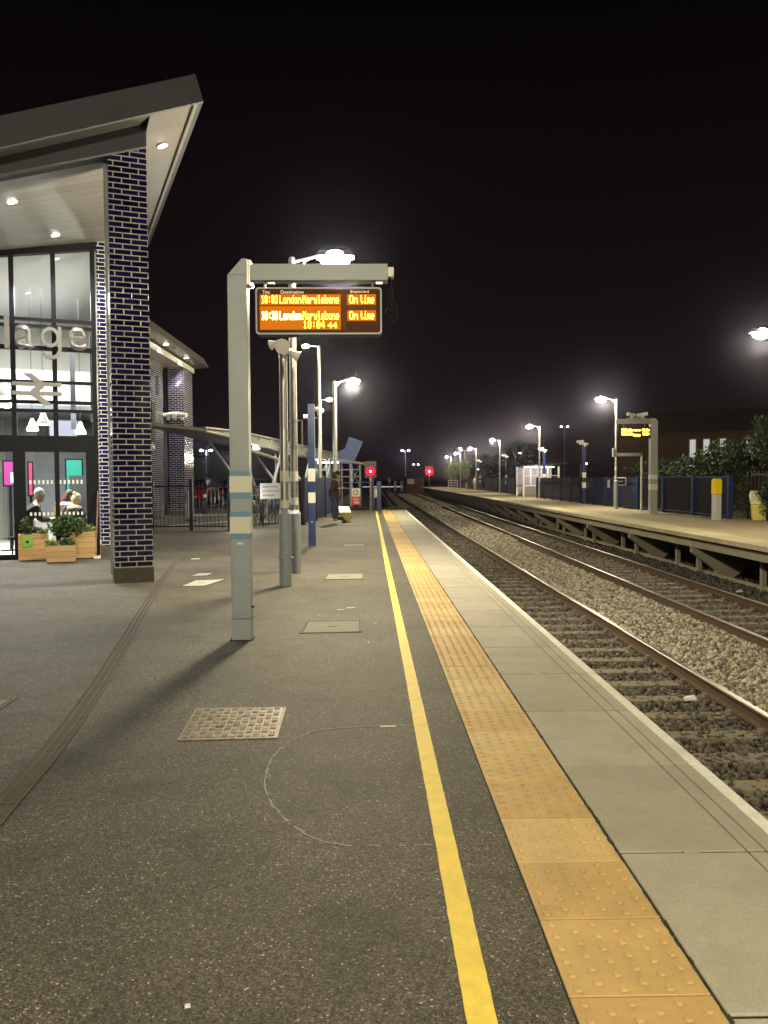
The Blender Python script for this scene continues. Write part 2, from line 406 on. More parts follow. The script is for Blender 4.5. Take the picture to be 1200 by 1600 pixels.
A['fascia'] = mat('grey_fascia', (0.075, 0.082, 0.098), 0.6, 0.0, 0.06, 2, spec=0.15)
A['steel_dark'] = mat('dark_grey_steel', (0.03, 0.029, 0.031), 0.5, 0.0, 0.1, 5, spec=0.2)
A['soffit'] = plank_mat('white_soffit_boards', (0.23, 0.228, 0.222), 1, 0.26, 0.25, 0.3, 0.05)
A['soffit_edge'] = plank_mat('grey_soffit_panels', (0.115, 0.103, 0.092), 1, 1.2, 0.5, 0.3, 0.012)
A['wall_white'] = mat('white_wall', (0.50, 0.50, 0.47), 0.6, 0, 0.03, 3)
A['floor_in'] = mat('pale_floor_tiles', (0.55, 0.54, 0.50), 0.3, 0, 0.05, 3)
A['panel'] = mat('slate_panels', (0.10, 0.11, 0.125), 0.5, 0, 0.12, 2)
A['glass'] = glass_mat('window_glass')
A['letter'] = mat('painted_letters', (0.19, 0.19, 0.195), 0.4, 0.1, 0.05, 20)
A['lamp_on'] = emis('lit_lamp_glass', (1.0, 0.90, 0.66), 30.0)
A['down_on'] = emis('lit_downlight', (1.0, 0.97, 0.92), 25.0)
A['cool_on'] = emis('lit_street_lamp', (0.92, 0.97, 1.0), 14.0)
A['red_on'] = emis('red_signal_lens', (1.0, 0.006, 0.02), 1.6, (.02, .0, .0))
A['litter'] = mat('paper', (0.7, 0.7, 0.68), 0.8, 0, 0.05, 9)

def point(parent, loc, power, col=LAMP, rad=0.09, name='lamp_light'):
    d = bpy.data.lights.new(name, 'POINT'); d.energy = power; d.color = col; d.shadow_soft_size = rad
    o = bpy.data.objects.new(name, d); link(o, parent); o.location = loc; return o

def spot(parent, loc, power, col=WHITE, ang=120, rad=0.06, name='downlight_light', rot=(0, 0, 0), blend=0.6):
    d = bpy.data.lights.new(name, 'SPOT'); d.energy = power; d.color = col; d.spot_size = R(ang); d.spot_blend = blend; d.shadow_soft_size = rad
    o = bpy.data.objects.new(name, d); link(o, parent); o.location = loc; o.rotation_euler = rot; return o

def area(parent, loc, power, sx, sy, col=WHITE, name='ceiling_light', rot=(0, 0, 0)):
    d = bpy.data.lights.new(name, 'AREA'); d.energy = power; d.color = col; d.shape = 'RECTANGLE'; d.size = sx; d.size_y = sy
    o = bpy.data.objects.new(name, d); link(o, parent); o.location = loc; o.rotation_euler = rot; return o

def text_mesh(body, size, depth, bold=0.0, align='LEFT', sx=1.0):
    cu = bpy.data.curves.new('lettering', 'FONT'); cu.body = body; cu.size = size; cu.extrude = depth; cu.offset = bold; cu.align_x = align
    cu.resolution_u = 4
    o = bpy.data.objects.new('lettering', cu); COL.objects.link(o)
    dg = bpy.context.evaluated_depsgraph_get(); dg.update()
    me = bpy.data.meshes.new_from_object(o.evaluated_get(dg))
    bpy.data.objects.remove(o); bpy.data.curves.remove(cu)
    return me

def text_obj(name, body, size, m, parent, loc, depth=0.002, bold=0.0, align='LEFT', sx=1.0, rz=0.0):
    """upright lettering in the local XZ plane, readable from -Y"""
    me = text_mesh(body, size, depth, bold, align)
    me.transform(Matrix.Rotation(PI / 2, 4, 'X') @ Matrix.Diagonal((sx, 1, 1, 1)))
    me.materials.clear(); me.materials.append(m)
    o = bpy.data.objects.new(name, me); link(o, parent); o.location = loc; o.rotation_euler = (0, 0, rz); return o

# =================================================================== SETTING
# ground sheet to the horizon
g = MB()
g.quad((-600, -100, -1.42), (600, -100, -1.42), (600, 1200, -1.42), (-600, 1200, -1.42))
tag(g.build('ground', mat('dark_ground', (0.035, 0.033, 0.027), 0.95, 0, 0.3, 0.3, 0.3, 4)), 'dark ground stretching to the horizon beyond the station', kind='structure')

# near platform asphalt, a solid block with real edge
g = MB(); g.box(-70, 0.541, -16, 37.6, -1.4, 0.0)
g.box(-70, -2.0, 37.6, 130, -1.4, 0.0)
tag(g.build('platform', A['asphalt']), 'dark speckled asphalt surface of the near platform and forecourt', kind='structure')
g = MB(); g.box(0.541, 1.60, -16, 37.55, -1.4, -0.0015)
tag(g.build('platform_base', A['plinth_dark']), 'concrete base of the near platform under its paving', kind='structure')
# slope beyond the platform end
g = MB()
g.hexa([(-2.0, 37.62, -1.4), (1.6, 37.62, -1.4), (1.6, 46, -1.4), (-2.0, 46, -1.4)], [(-2.0, 37.62, -0.12), (1.6, 37.62, -0.12), (1.6, 46, -0.85), (-2.0, 46, -0.85)])
tag(g.build('bank', A['bed']), 'bare bank sloping down past the near platform end', kind='structure')

# yellow line (irregular painted strip)
g = MB(); yy = -1.5; rnd = random.Random(3)
prev = None
while yy < 36.3:
    st = 0.045 if yy < 6 else 0.3
    a = 0.249 + rnd.uniform(-.0012, .0012) + 0.0025 * math.sin(yy * .31) + .001 * math.sin(yy * 2.3); b_ = 0.330 + rnd.uniform(-.0012, .0012) + 0.0025 * math.sin(yy * .31 + .4)
    if prev: g.quad((prev[0], prev[2], .004), (prev[1], prev[2], .004), (b_, yy, .004), (a, yy, .004))
    prev = (a, b_, yy); yy += st
tag(g.build('yellow_line', A['yellow']), 'yellow safety line painted along the near platform', kind='structure')

# tactile paving tiles with staggered blisters
g = MB(); rnd = random.Random(5)
def tile(g, x0, x1, y0, y1, z, e=0.003):
    g.hexa([(x0, y0, -0.05), (x1, y0, -0.05), (x1, y1, -0.05), (x0, y1, -0.05)],
           [(x0, y0, z - e), (x1, y0, z - e), (x1, y1, z - e), (x0, y1, z - e)])
    g.f.pop(-5); g.m.pop(-5)
    n = len(g.v); e2_ = e
    g.v += [(x0 + e2_, y0 + e2_, z), (x1 - e2_, y0 + e2_, z), (x1 - e2_, y1 - e2_, z), (x0 + e2_, y1 - e2_, z)]
    g.f.append([n, n + 1, n + 2, n + 3]); g.m.append(g.mi)
    T = [n - 4, n - 3, n - 2, n - 1]
    for i in range(4):
        j = (i + 1) % 4
        g.f.append([T[i], T[j], n + j, n + i]); g.m.append(g.mi)
NB = 10
y = 2.2 - 0.4 * 9; k = 0
while y < 37.4:
    dz = rnd.uniform(-.0012, .0012)
    tile(g, 0.548, 0.9465, y + .0045, y + .3955, 0.003 + dz, .0015)
    if y > 0.8:
        nn = 12 if y < 8 else 6
        for rI in range(6):
            for cI in range(6):
                cx = 0.548 + 0.033 + cI * 0.0655 + (0.010 if rI % 2 else -0.010) * 0.0
                cx += 0.0
                cy = y + 0.033 + rI * 0.0668 + (0.030 if cI % 2 else 0.0)
                if cy > y + 0.385: continue
                prof = [(0.0145, 0.0), (0.0132, 0.0036), (0.0098, 0.0060), (0.0045, 0.0069)] if y < 8 else [(0.0135, 0.0), (0.0095, 0.0046)]
                kk = len(g.v); zb = 0.003 + dz - 0.0005
                for (rr, zz) in prof:
                    for i in range(nn):
                        t = 2 * PI * i / nn
                        g.v.append((cx + rr * math.cos(t), cy + rr * math.sin(t), zb + zz))
                for q in range(len(prof) - 1):
                    for i in range(nn):
                        j = (i + 1) % nn
                        g.f.append([kk + q * nn + i, kk + q * nn + j, kk + (q + 1) * nn + j, kk + (q + 1) * nn + i]); g.m.append(0)
                g.f.append([kk + (len(prof) - 1) * nn + i for i in range(nn)]); g.m.append(0)
    y += 0.4
tac = g.build('tactile_paving', A['tactile']); tag(tac, 'buff blister tactile paving strip along the near platform', kind='structure')

# per-tile tone needs the tile and not the island: use a stepped noise on y
def tactile_mat():
    m, t, b = nt('buff_tactile_tiles'); N = t.nodes; L = t.links
    tcn = N.new('ShaderNodeTexCoord'); sx = N.new('ShaderNodeSeparateXYZ'); L.new(tcn.outputs['Object'], sx.inputs[0])
    a = N.new('ShaderNodeMath'); a.operation = 'MULTIPLY_ADD'; a.inputs[1].default_value = 2.5; a.inputs[2].default_value = -5.5 + 100; L.new(sx.outputs[1], a.inputs[0])
    fl = N.new('ShaderNodeMath'); fl.operation = 'FLOOR'; L.new(a.outputs[0], fl.inputs[0])
    w = N.new('ShaderNodeTexWhiteNoise'); w.noise_dimensions = '1D'; L.new(fl.outputs[0], w.inputs['W'])
    rp = N.new('ShaderNodeValToRGB'); e = rp.color_ramp.elements
    e[0].color = (0.50, 0.33, 0.125, 1); e[1].color = (0.62, 0.45, 0.20, 1); q = e.new(0.5); q.color = (0.57, 0.385, 0.155, 1)
    L.new(w.outputs['Value'], rp.inputs[0])
    no = N.new('ShaderNodeTexNoise'); no.inputs['Scale'].default_value = 5; no.inputs['Detail'].default_value = 10; no.inputs['Roughness'].default_value = 0.7
    L.new(tcn.outputs['Object'], no.inputs['Vector'])
    m2 = N.new('ShaderNodeMapRange'); m2.inputs[1].default_value = 0.3; m2.inputs[2].default_value = 0.7; m2.inputs[3].default_value = 0.80; m2.inputs[4].default_value = 1.14; L.new(no.outputs['Fac'], m2.inputs[0])
    vm = N.new('ShaderNodeVectorMath'); vm.operation = 'SCALE'; L.new(rp.outputs[0], vm.inputs[0]); L.new(m2.outputs[0], vm.inputs['Scale'])
    L.new(vm.outputs[0], b.inputs['Base Color']); b.inputs['Roughness'].default_value = 0.55
    fn = N.new('ShaderNodeTexNoise'); fn.inputs['Scale'].default_value = 220; L.new(tcn.outputs['Object'], fn.inputs['Vector'])
    bp = N.new('ShaderNodeBump'); bp.inputs['Strength'].default_value = 0.3; bp.inputs['Distance'].default_value = 0.0015
    L.new(fn.outputs['Fac'], bp.inputs['Height']); L.new(bp.outputs[0], b.inputs['Normal'])
    return m
tac.data.materials[0] = tactile_mat()

# coping slabs with two grooves and a white nosing
g = MB(); y = 3.06 - 0.955 * 5
while y < 37.5:
    y1 = min(y + 0.955, 37.55)
    for (xa, xb, mi) in ((0.957, 1.4485, 0), (1.4545, 1.5235, 0), (1.5295, 1.6015, 0), (1.6045, 1.668, 1)):
        g.mi = mi; tile(g, xa, xb, y + .009, y1 - .009, 0.006, 0.003)
    g.mi = 0; g.box(1.20, 1.255, y1 - 0.018, y1 + 0.020, 0.0, 0.0075)
    y += 0.955
cop = g.build('platform_edge', [A['coping'], A['nosing']]); tag(cop, 'concrete edge slabs of the near platform with white nosing', kind='structure')
g = MB(); g.box(0.9465, 0.957, -2, 37.5, -0.05, -0.0005)
rnd = random.Random(11)
for i in range(420):
    yy = 0.9 + rnd.random() ** 1.6 * 14; s_ = rnd.uniform(.003, .008)
    g.box(0.9505 + rnd.uniform(-.005, .005) - s_ / 2, 0.9505 + rnd.uniform(-.005, .005) + s_ / 2, yy, yy + rnd.uniform(.01, .05), -0.003, rnd.uniform(.003, .008))
tag(g.build('moss', A['moss']), 'moss in the joint beside the tactile paving', 'moss', kind='stuff')

# track bed
g = MB(); g.box(1.60, 7.95, -30, 420, -1.42, -1.24); g.box(7.95, 12.4, -30, 145, -1.42, -1.27)
tag(g.build('track_bed', A['bed']), 'dark stone bed beneath both railway tracks', kind='structure')

def far_c(y): return 6.42 + 0.0102 * y
def near_c(y): return 3.19 + max(0, y - 90) * 0.006

def make_track(cfun, label, y0, sleeper_y0, slp_mat):
    t = thing('railway_track', label, 'railway track', (0, 0, 0))
    ys = [y0 + i * 2.0 for i in range(int((380 - y0) / 2))]
    prof = [(-.07, 0), (.07, 0), (.07, .012), (.012, .03), (.010, .108), (.035, .122), (.0355, .150), (.028, .159), (-.028, .159), (-.0355, .150), (-.035, .122), (-.010, .108), (-.012, .03), (-.07, .012)]
    base = -0.915 - .159
    for side in (-1, 1):
        m = MB(); n = len(prof)
        for yv in ys:
            c = cfun(yv) + side * 0.7525
            for (px_, pz) in prof: m.v.append((c + px_, yv, base + pz))
        for i in range(len(ys) - 1):
            for k in range(n):
                j = (k + 1) % n
                m.f.append([i * n + k, i * n + j, (i + 1) * n + j, (i + 1) * n + k][::-1]); m.m.append(1 if k in (6, 7, 8) else 0)
        m.build('rail', [A['rust'], A['railtop']], t)
    # sleepers: the nearest hundred are parts, the rest one part
    rnd = random.Random(int(sleeper_y0 * 10))
    def slp(m, yv):
        c = cfun(yv) + rnd.uniform(-.02, .02); zt = -1.078 + rnd.uniform(-.006, .004); a = rnd.uniform(-.012, .012)
        m.hexa([(c - 1.25, yv - .14 - a, -1.3), (c + 1.25, yv - .14 + a, -1.3), (c + 1.25, yv + .14 + a, -1.3), (c - 1.25, yv + .14 - a, -1.3)],
               [(c - 1.24, yv - .115 - a, zt), (c + 1.24, yv - .115 + a, zt), (c + 1.24, yv + .115 + a, zt), (c - 1.24, yv + .115 - a, zt)])
        for side in (-1, 1):          # chairs and clips
            x = c + side * .7525
            m.box(x - .16, x + .16, yv - .07, yv + .07, zt - .01, zt + .018)
            m.box(x - .125, x - .085, yv - .045, yv + .045, zt + .018, zt + .05); m.box(x + .085, x + .125, yv - .045, yv + .045, zt + .018, zt + .05)
    yv = sleeper_y0
    for i in range(90):
        m = MB(); slp(m, yv); m.build('sleeper', slp_mat, t); yv += 0.66
    m = MB()
    while yv < 330: slp(m, yv); yv += 0.66
    o = m.build('distant_sleepers', slp_mat, t); o['kind'] = 'stuff'
    return t
make_track(near_c, 'nearer railway track running right beside the near platform edge', -10, 5.21, A['sleeper'])
make_track(far_c, 'farther railway track running beside the opposite platform', -10, 9.9, A['sleeper'])

# ballast stones
def stones(name, label, regions, m, seed):
    rs = np.random.RandomState(seed)
    P = []; S = []
    for (xf0, xf1, y0, y1, dens, size, zf) in regions:
        n = int(abs(xf1 - xf0) * (y1 - y0) * dens)
        yy = rs.uniform(y0, y1, n); xx = rs.uniform(xf0, xf1, n) + (yy * 0.0102 if zf[2] else 0)
        zz = rs.uniform(zf[0], zf[1], n)
        P.append(np.stack([xx, yy, zz], 1)); S.append(rs.uniform(.7, 1.25, n) * size)
    P = np.concatenate(P); S = np.concatenate(S); n = len(P)
    cube = np.array([[-1, -1, -1], [1, -1, -1], [1, 1, -1], [-1, 1, -1], [-1, -1, 1], [1, -1, 1], [1, 1, 1], [-1, 1, 1]], float) * .5
    V = cube[None] + rs.uniform(-.24, .24, (n, 8, 3))
    V *= rs.uniform(.6, 1.15, (n, 1, 3))
    q = rs.normal(size=(n, 4)); q /= np.linalg.norm(q, axis=1)[:, None]
    w, x, y_, z = q.T
    Rm = np.stack([np.stack([1 - 2 * (y_ * y_ + z * z), 2 * (x * y_ - z * w), 2 * (x * z + y_ * w)], 1),
                   np.stack([2 * (x * y_ + z * w), 1 - 2 * (x * x + z * z), 2 * (y_ * z - x * w)], 1),
                   np.stack([2 * (x * z - y_ * w), 2 * (y_ * z + x * w), 1 - 2 * (x * x + y_ * y_)], 1)], 1)
    V = np.einsum('nij,nkj->nki', Rm, V) * S[:, None, None] + P[:, None, :]
    F = np.array([[0, 3, 2, 1], [4, 5, 6, 7], [0, 1, 5, 4], [1, 2, 6, 5], [2, 3, 7, 6], [3, 0, 4, 7]])
    F = (F[None] + (np.arange(n) * 8)[:, None, None]).reshape(-1)
    me = bpy.data.meshes.new(name)
    me.vertices.add(n * 8); me.vertices.foreach_set('co', V.reshape(-1))
    me.loops.add(len(F)); me.loops.foreach_set('vertex_index', F.astype(np.int32))
    me.polygons.add(n * 6); me.polygons.foreach_set('loop_start', np.arange(0, n * 24, 4, dtype=np.int32)); me.polygons.foreach_set('loop_total', np.full(n * 6, 4, dtype=np.int32))
    me.update(calc_edges=True); me.materials.append(m)
    o = bpy.data.objects.new(name, me); link(o)
    return tag(o, label, 'ballast', kind='stuff')
SIX = (-1.14, -1.04, 0); LOW = (-1.17, -1.09, 0); LOWF = (-1.17, -1.09, 1)
stones('ballast', 'tan ballast heaped between the two railway tracks', [
    (4.06, 5.66, 6, 16, 1500, .048, (-1.16, -1.02, 0)), (4.06, 5.66, 16, 32, 900, .054, (-1.16, -1.02, 0)), (4.1, 5.9, 32, 70, 320, .085, (-1.18, -1.03, 0)), (4.2, 6.3, 70, 130, 90, .15, (-1.18, -1.05, 0))],
    A['stone_tan'], 1)
stones('grimy_ballast', 'dark oily ballast between the rails of both railway tracks', [
    (2.48, 3.90, 4.5, 14, 1000, .044, LOW), (2.48, 3.90, 14, 30, 560, .053, LOW), (1.75, 2.48, 5, 30, 500, .05, LOW), (2.4, 4.0, 30, 70, 120, .11, LOW), (3.9, 4.1, 5, 30, 500, .05, LOW),
    (5.66, 7.17, 9, 26, 700, .050, LOWF), (5.66, 7.17, 26, 70, 150, .09, LOWF), (7.17, 8.6, 10, 30, 330, .06, LOWF), (7.17, 8.3, 30, 70, 110, .09, LOWF), (8.6, 11, 12, 30, 90, .06, (-1.26, -1.22, 0)), (5.5, 5.8, 9, 26, 400, .055, LOWF)],
    A['stone_dark'], 2)
# litter on the ballast
rnd = random.Random(31)
for i, (x, y, z) in enumerate([(7.95, 17.3, -1.03), (8.25, 16.2, -1.03), (3.55, 8.9, -1.03), (6.9, 12.6, -1.0), (7.05, 13.6, -1.04)]):
    g = MB(); s_ = .07
    g.hexa([(-s_, -s_ * .6, 0), (s_, -s_ * .4, .005), (s_ * .9, s_ * .5, 0), (-s_ * .8, s_ * .6, .01)], [(-s_ * .9, -s_ * .5, .03), (s_, -s_ * .4, .02), (s_ * .8, s_ * .5, .05), (-s_ * .8, s_ * .5, .025)])
    o = g.build('crumpled_litter', A['litter'], loc=(x, y, z))
    tag(o, ['white plastic litter lying under the opposite platform edge, farther piece', 'white plastic litter lying under the opposite platform edge, nearer piece', 'small pale scrap on the nearer track beside its right rail',
            'white scrap on the farther track close to its nearer rail', 'pale scrap on the farther track beside its right rail'][i], 'litter', 'litter on the tracks')

# far platform ---------------------------------------------------------
def ex(y): return 8.02 + 0.0072 * y
FP0, FP1 = -10.0, 139.0
t = thing('opposite_platform', 'opposite platform with buff surface and concrete trestle supports', 'platform', (0, 0, 0), kind='structure')
g = MB(); g.hexa([(ex(FP0) + .9, FP0, -0.16), (13.2, FP0, -0.16), (14.2, FP1, -0.16), (ex(FP1) + .9, FP1, -0.16)], [(ex(FP0) + .9, FP0, 0), (13.2, FP0, 0), (14.2, FP1, 0), (ex(FP1) + .9, FP1, 0)])
g.build('deck', slab_mat('tan_deck', (0.30, 0.25, 0.17), 0.05, 2, 0.1, 0.85, (0.17, 0.13, 0.08)), t)
g = MB(); y = FP0
while y < FP1:
    y1 = min(y + 1.2, FP1)
    g.hexa([(ex(y), y + .004, -.10), (ex(y) + .9, y + .004, -.10), (ex(y1) + .9, y1 - .004, -.10), (ex(y1), y1 - .004, -.10)],
           [(ex(y), y + .004, .008), (ex(y) + .9, y + .004, .008), (ex(y1) + .9, y1 - .004, .008), (ex(y1), y1 - .004, .008)])
    y = y1
g.build('coping', slab_mat('buff_coping', (0.46, 0.41, 0.28), 0.08, 5, 0.12, 0.8, (0.22, 0.19, 0.12)), t)
g = MB(); a = 1.0
g.hexa([(ex(FP0) + a, FP0, .0), (ex(FP0) + a + .09, FP0, 0), (ex(FP1) + a + .09, FP1, 0), (ex(FP1) + a, FP1, 0)], [(ex(FP0) + a, FP0, .012), (ex(FP0) + a + .09, FP0, .012), (ex(FP1) + a + .09, FP1, .012), (ex(FP1) + a, FP1, .012)])
g.build('painted_line', mat('worn_yellow', (0.50, 0.42, 0.2), 0.7, 0, 0.2, 3), t)
g = MB(); a = 0.20; y = 15.7 - 5.2 * 5
ys = []
while y < FP1 - 3: ys.append(y); y += 5.2
for y0_, y1_ in zip(ys[:-1], ys[1:]):
    g.hexa([(ex(y0_) + a, y0_ + .01, -.36), (ex(y0_) + a + .16, y0_ + .01, -.36), (ex(y1_) + a + .16, y1_ - .01, -.36), (ex(y1_) + a, y1_ - .01, -.36)],
           [(ex(y0_) + a, y0_ + .01, -.165), (ex(y0_) + a + .16, y0_ + .01, -.165), (ex(y1_) + a + .16, y1_ - .01, -.165), (ex(y1_) + a, y1_ - .01, -.165)])
g.build('edge_beam', A['concrete'], t)
# trestles
br_ = MB()
br_.prism([(0.16, 0, -.362), (2.1, 0, -.362), (2.1, 0, -.52), (1.05, 0, -1.3), (.80, 0, -1.3), (.80, 0, -.98), (.16, 0, -.50)], (0, .17, 0))
br0 = None
for y in ys:
    if br0 is None: o = br0 = br_.build('trestle', A['concrete'], t)
    else: o = br0.copy(); link(o, t)
    o.location = (ex(y), y - .085, 0)
ps = MB(); ps.box(-.055, .055, -.055, .055, -1.3, -.362); ps0 = None
for y in ys[:-1]:
    for (dy, dx) in ((2.45, .75), (.62, .62), (2.45, 2.0)):
        if ps0 is None: o = ps0 = ps.build('prop', A['concrete'], t)
        else: o = ps0.copy(); link(o, t)
        o.location = (ex(y) + dx, y + dy, 0)
g = MB(); g.hexa([(ex(FP0) + .70, FP0, -1.12), (ex(FP0) + .76, FP0, -1.12), (ex(FP1) + .76, FP1, -1.12), (ex(FP1) + .70, FP1, -1.12)], [(ex(FP0) + .70, FP0, -1.02), (ex(FP0) + .76, FP0, -1.02), (ex(FP1) + .76, FP1, -1.02), (ex(FP1) + .70, FP1, -1.02)])
g.build('tie_rail', A['concrete'], t)
g = MB(); g.box(11.9, 12.0, FP0, FP1, -1.4, -.165)
g.build('rear_wall', mat('dark_wall', (0.10, 0.09, 0.075), .9), t)
# ground behind the opposite platform
g = MB(); g.box(14.25, 120, -30, 300, -1.4, -.05)
tag(g.build('verge', mat('grass_verge', (0.03, 0.035, 0.018), .95, 0, .4, 2, .6, 20)), 'dark verge behind the opposite platform', kind='structure')

# =================================================================== surface covers, drain, chalk, litter
def cover(name, label, P, cat, mats, rib=False, frame=0.02, h=0.006):
    cx = sum(p[0] for p in P) / 4; cy = sum(p[1] for p in P) / 4
    t = thing(name, label, cat, (cx, cy, 0))
    Q = [Vector((p[0] - cx, p[1] - cy, 0)) for p in P]
    def sh(k): return [q * k for q in Q]
    I = sh(1 - frame * 2 / Q[0].length)
    g = MB()
    for i in range(4):
        j = (i + 1) % 4
        g.hexa([Q[i] + Vector((0, 0, 0.001)), Q[j] + Vector((0, 0, 0.001)), I[j] + Vector((0, 0, 0.001)), I[i] + Vector((0, 0, 0.001))],
               [Q[i] + Vector((0, 0, h)), Q[j] + Vector((0, 0, h)), I[j] + Vector((0, 0, h)), I[i] + Vector((0, 0, h))])
    g.build('frame', mats[0], t)
    J = sh(1 - frame * 2.6 / Q[0].length); g = MB()
    g.hexa([q + Vector((0, 0, .001)) for q in J], [q + Vector((0, 0, h - .001)) for q in J])
    if rib:
        ax = (J[1] - J[0]); ay = (J[3] - J[0])
        nx_, ny_ = 12, 9
        for i in range(nx_):
            for j in range(ny_):
                c = J[0] + ax * ((i + .5) / nx_) + ay * ((j + .5) / ny_); z0 = h - .001; z1 = h + .004
                if (i + j) % 2:
                    for d in (-.011, .011): g.box(c.x - .017, c.x + .017, c.y + d - .004, c.y + d + .004, z0, z1)
                else:
                    for d in (-.012, .0, .012): g.box(c.x + d - .0035, c.x + d + .0035, c.y - .022, c.y + .022, z0, z1)
        g.build('lid', mats[1], t)
        k = MB()
        for q in (.36, .62):
            c = J[0] + ax * q + ay * (.36 if q < .5 else .68)
            k.lathe([(.022, 0), (.022, .006), (.012, .0065)], 12, (c.x, c.y, h - .001))
        k.build('keyhole', A['black'], t)
    else:
        g.build('lid', mats[1], t)
        k = MB(); k.box(-.05, .05, -.012, .012, h - .001, h + .0012); k.build('lifting_slot', A['plinth'], t)
    return t
castiron = mat('worn_cast_iron', (0.23, 0.20, 0.165), .5, .35, .25, 14, .2, 90, dirt=(.13, .075, .04), dirt_amt=.8)
palelid = slab_mat('pale_concrete_lid', (.23, .22, .19), .1, 8, .12, .8, (.15, .14, .12))
brightlid = slab_mat('pale_steel_lid', (.42, .41, .37), .1, 8, .1, .5, (.2, .19, .17))
cover('manhole_cover', 'rusty patterned iron manhole cover in the foreground asphalt', [(-1.078, 4.479), (-.527, 4.505), (-.54, 5.116), (-1.109, 5.108)], 'manhole cover', (castiron, castiron), True, .008)
cover('access_cover', 'grey rectangular access cover beside the foot of the display gantry post', [(-.675, 7.60), (-.08, 7.638), (-.086, 8.263), (-.66, 8.253)], 'access cover', (A['plinth'], palelid))
cover('access_cover', 'pale access cover beyond the round posts, second from the display gantry', [(-.679, 11.67), (-.09, 11.71), (-.085, 12.43), (-.671, 12.38)], 'access cover', (A['plinth'], palelid))
cover('access_cover', 'most distant pale access cover, just past the foot of the navy post', [(-.62, 17.4), (-.10, 17.4), (-.10, 18.05), (-.60, 18.05)], 'access cover', (A['plinth'], palelid))
cover('access_cover', 'long pale access cover between the brick pillar and the display gantry post', [(-2.592, 11.02), (-2.256, 11.065), (-2.086, 11.83), (-2.524, 11.71)], 'access cover', (A['plinth'], brightlid))
cover('access_cover', 'small bright access cover right of the brick pillar foot', [(-2.72, 12.22), (-2.47, 12.26), (-2.42, 12.6), (-2.65, 12.58)], 'access cover', (A['plinth'], brightlid), frame=.012)
cover('access_cover', 'narrow pale hatch set in asphalt near the yellow grit bin', [(-.80, 25.4), (-.1, 25.4), (-.1, 25.7), (-.8, 25.7)], 'access cover', (A['plinth'], palelid))
cover('access_cover', 'dark square cover at the far left of the foreground', [(-2.9, 4.95), (-2.35, 4.95), (-2.35, 5.4), (-2.9, 5.4)], 'access cover', (A['plinth'], palelid))

# drain channel
pts = [(-1.60, 1.2), (-1.57, 2.4), (-1.60, 3.2), (-1.645, 3.6), (-1.69, 4.1), (-1.79, 4.85), (-1.96, 5.9), (-2.22, 7.36), (-2.56, 9.2), (-3.03, 11.9), (-3.56, 15.0)]
t = thing('drain_channel', 'slotted steel drain channel snaking across the asphalt', 'drain', (0, 0, 0))
frm = MB(); grt = MB()
def offs(pts, o):
    out = []
    for i, p in enumerate(pts):
        a = Vector(pts[max(0, i - 1)]); b_ = Vector(pts[min(len(pts) - 1, i + 1)]); d = (b_ - a).normalized(); n = Vector((-d.y, d.x))
        out.append(Vector(p) + n * o)
    return out
for (a, b_) in ((-.064, -.056), (.056, .064), (-.028, -.020), (.020, .028)):
    A_, B_ = offs(pts, a), offs(pts, b_)
    for i in range(len(pts) - 1):
        frm.hexa([(B_[i].x, B_[i].y, .001), (A_[i].x, A_[i].y, .001), (A_[i + 1].x, A_[i + 1].y, .001), (B_[i + 1].x, B_[i + 1].y, .001)],
                 [(B_[i].x, B_[i].y, .008), (A_[i].x, A_[i].y, .008), (A_[i + 1].x, A_[i + 1].y, .008), (B_[i + 1].x, B_[i + 1].y, .008)])
frm.build('channel_frame', mat('dull_steel_frame', (.12, .10, .085), .75, .1, .2, 10), t)
A_, B_ = offs(pts, -.056), offs(pts, .056)
for i in range(len(pts) - 1):
    grt.hexa([(B_[i].x, B_[i].y, .001), (A_[i].x, A_[i].y, .001), (A_[i + 1].x, A_[i + 1].y, .001), (B_[i + 1].x, B_[i + 1].y, .001)],
             [(B_[i].x, B_[i].y, .003), (A_[i].x, A_[i].y, .003), (A_[i + 1].x, A_[i + 1].y, .003), (B_[i + 1].x, B_[i + 1].y, .003)])
grt.build('channel_bed', A['black'], t)
grt = MB(); L_ = [Vector(p) for p in pts]
for i in range(len(L_) - 1):
    d = L_[i + 1] - L_[i]; ln = d.length; d.normalize(); n = Vector((-d.y, d.x)); step = .022 if L_[i].y < 8 else .05
    q = 0
    while q < ln:
        c = L_[i] + d * q; h_ = step * .27
        P4 = [c - n * .055 - d * h_, c + n * .055 - d * h_, c + n * .055 + d * h_, c - n * .055 + d * h_]
        P4.reverse()
        grt.hexa([(p.x, p.y, .003) for p in P4], [(p.x, p.y, .0065) for p in P4]); q += step
grt.build('grating', mat('grating_steel', (.095, .080, .070), .8, .1, .25, 10), t)
# chalk marking: a half-round outline left of the yellow line, drawn as broken dabs
def dabs(name, label, pts, w, dens=1.0, seed=1):
    g = MB(); rnd = random.Random(seed)
    for a, b_ in zip(pts[:-1], pts[1:]):
        a = Vector(a); b_ = Vector(b_); d = b_ - a; ln = d.length; d.normalize(); n = Vector((-d.y, d.x)); q = 0
        while q < ln:
            l = rnd.uniform(.008, .03)
            if rnd.random() < dens:
                c = a + d * q + n * rnd.uniform(-w * .3, w * .3); ww = w * rnd.uniform(.25, .6)
                g.quad((c - n * ww).to_tuple() + (.0015,), (c - n * ww * .8 + d * l).to_tuple() + (.0015,), (c + n * ww + d * l).to_tuple() + (.0015,), (c + n * ww * .9).to_tuple() + (.0015,), flip=False)
            q += l * .9
    return tag(g.build(name, mat('faded_' + name, (.36, .355, .33), .85, 0, .3, 60)), label, 'marking')
chalk = [(.245, 3.35), (.14, 3.32), (.02, 3.27), (-.10, 3.22)]
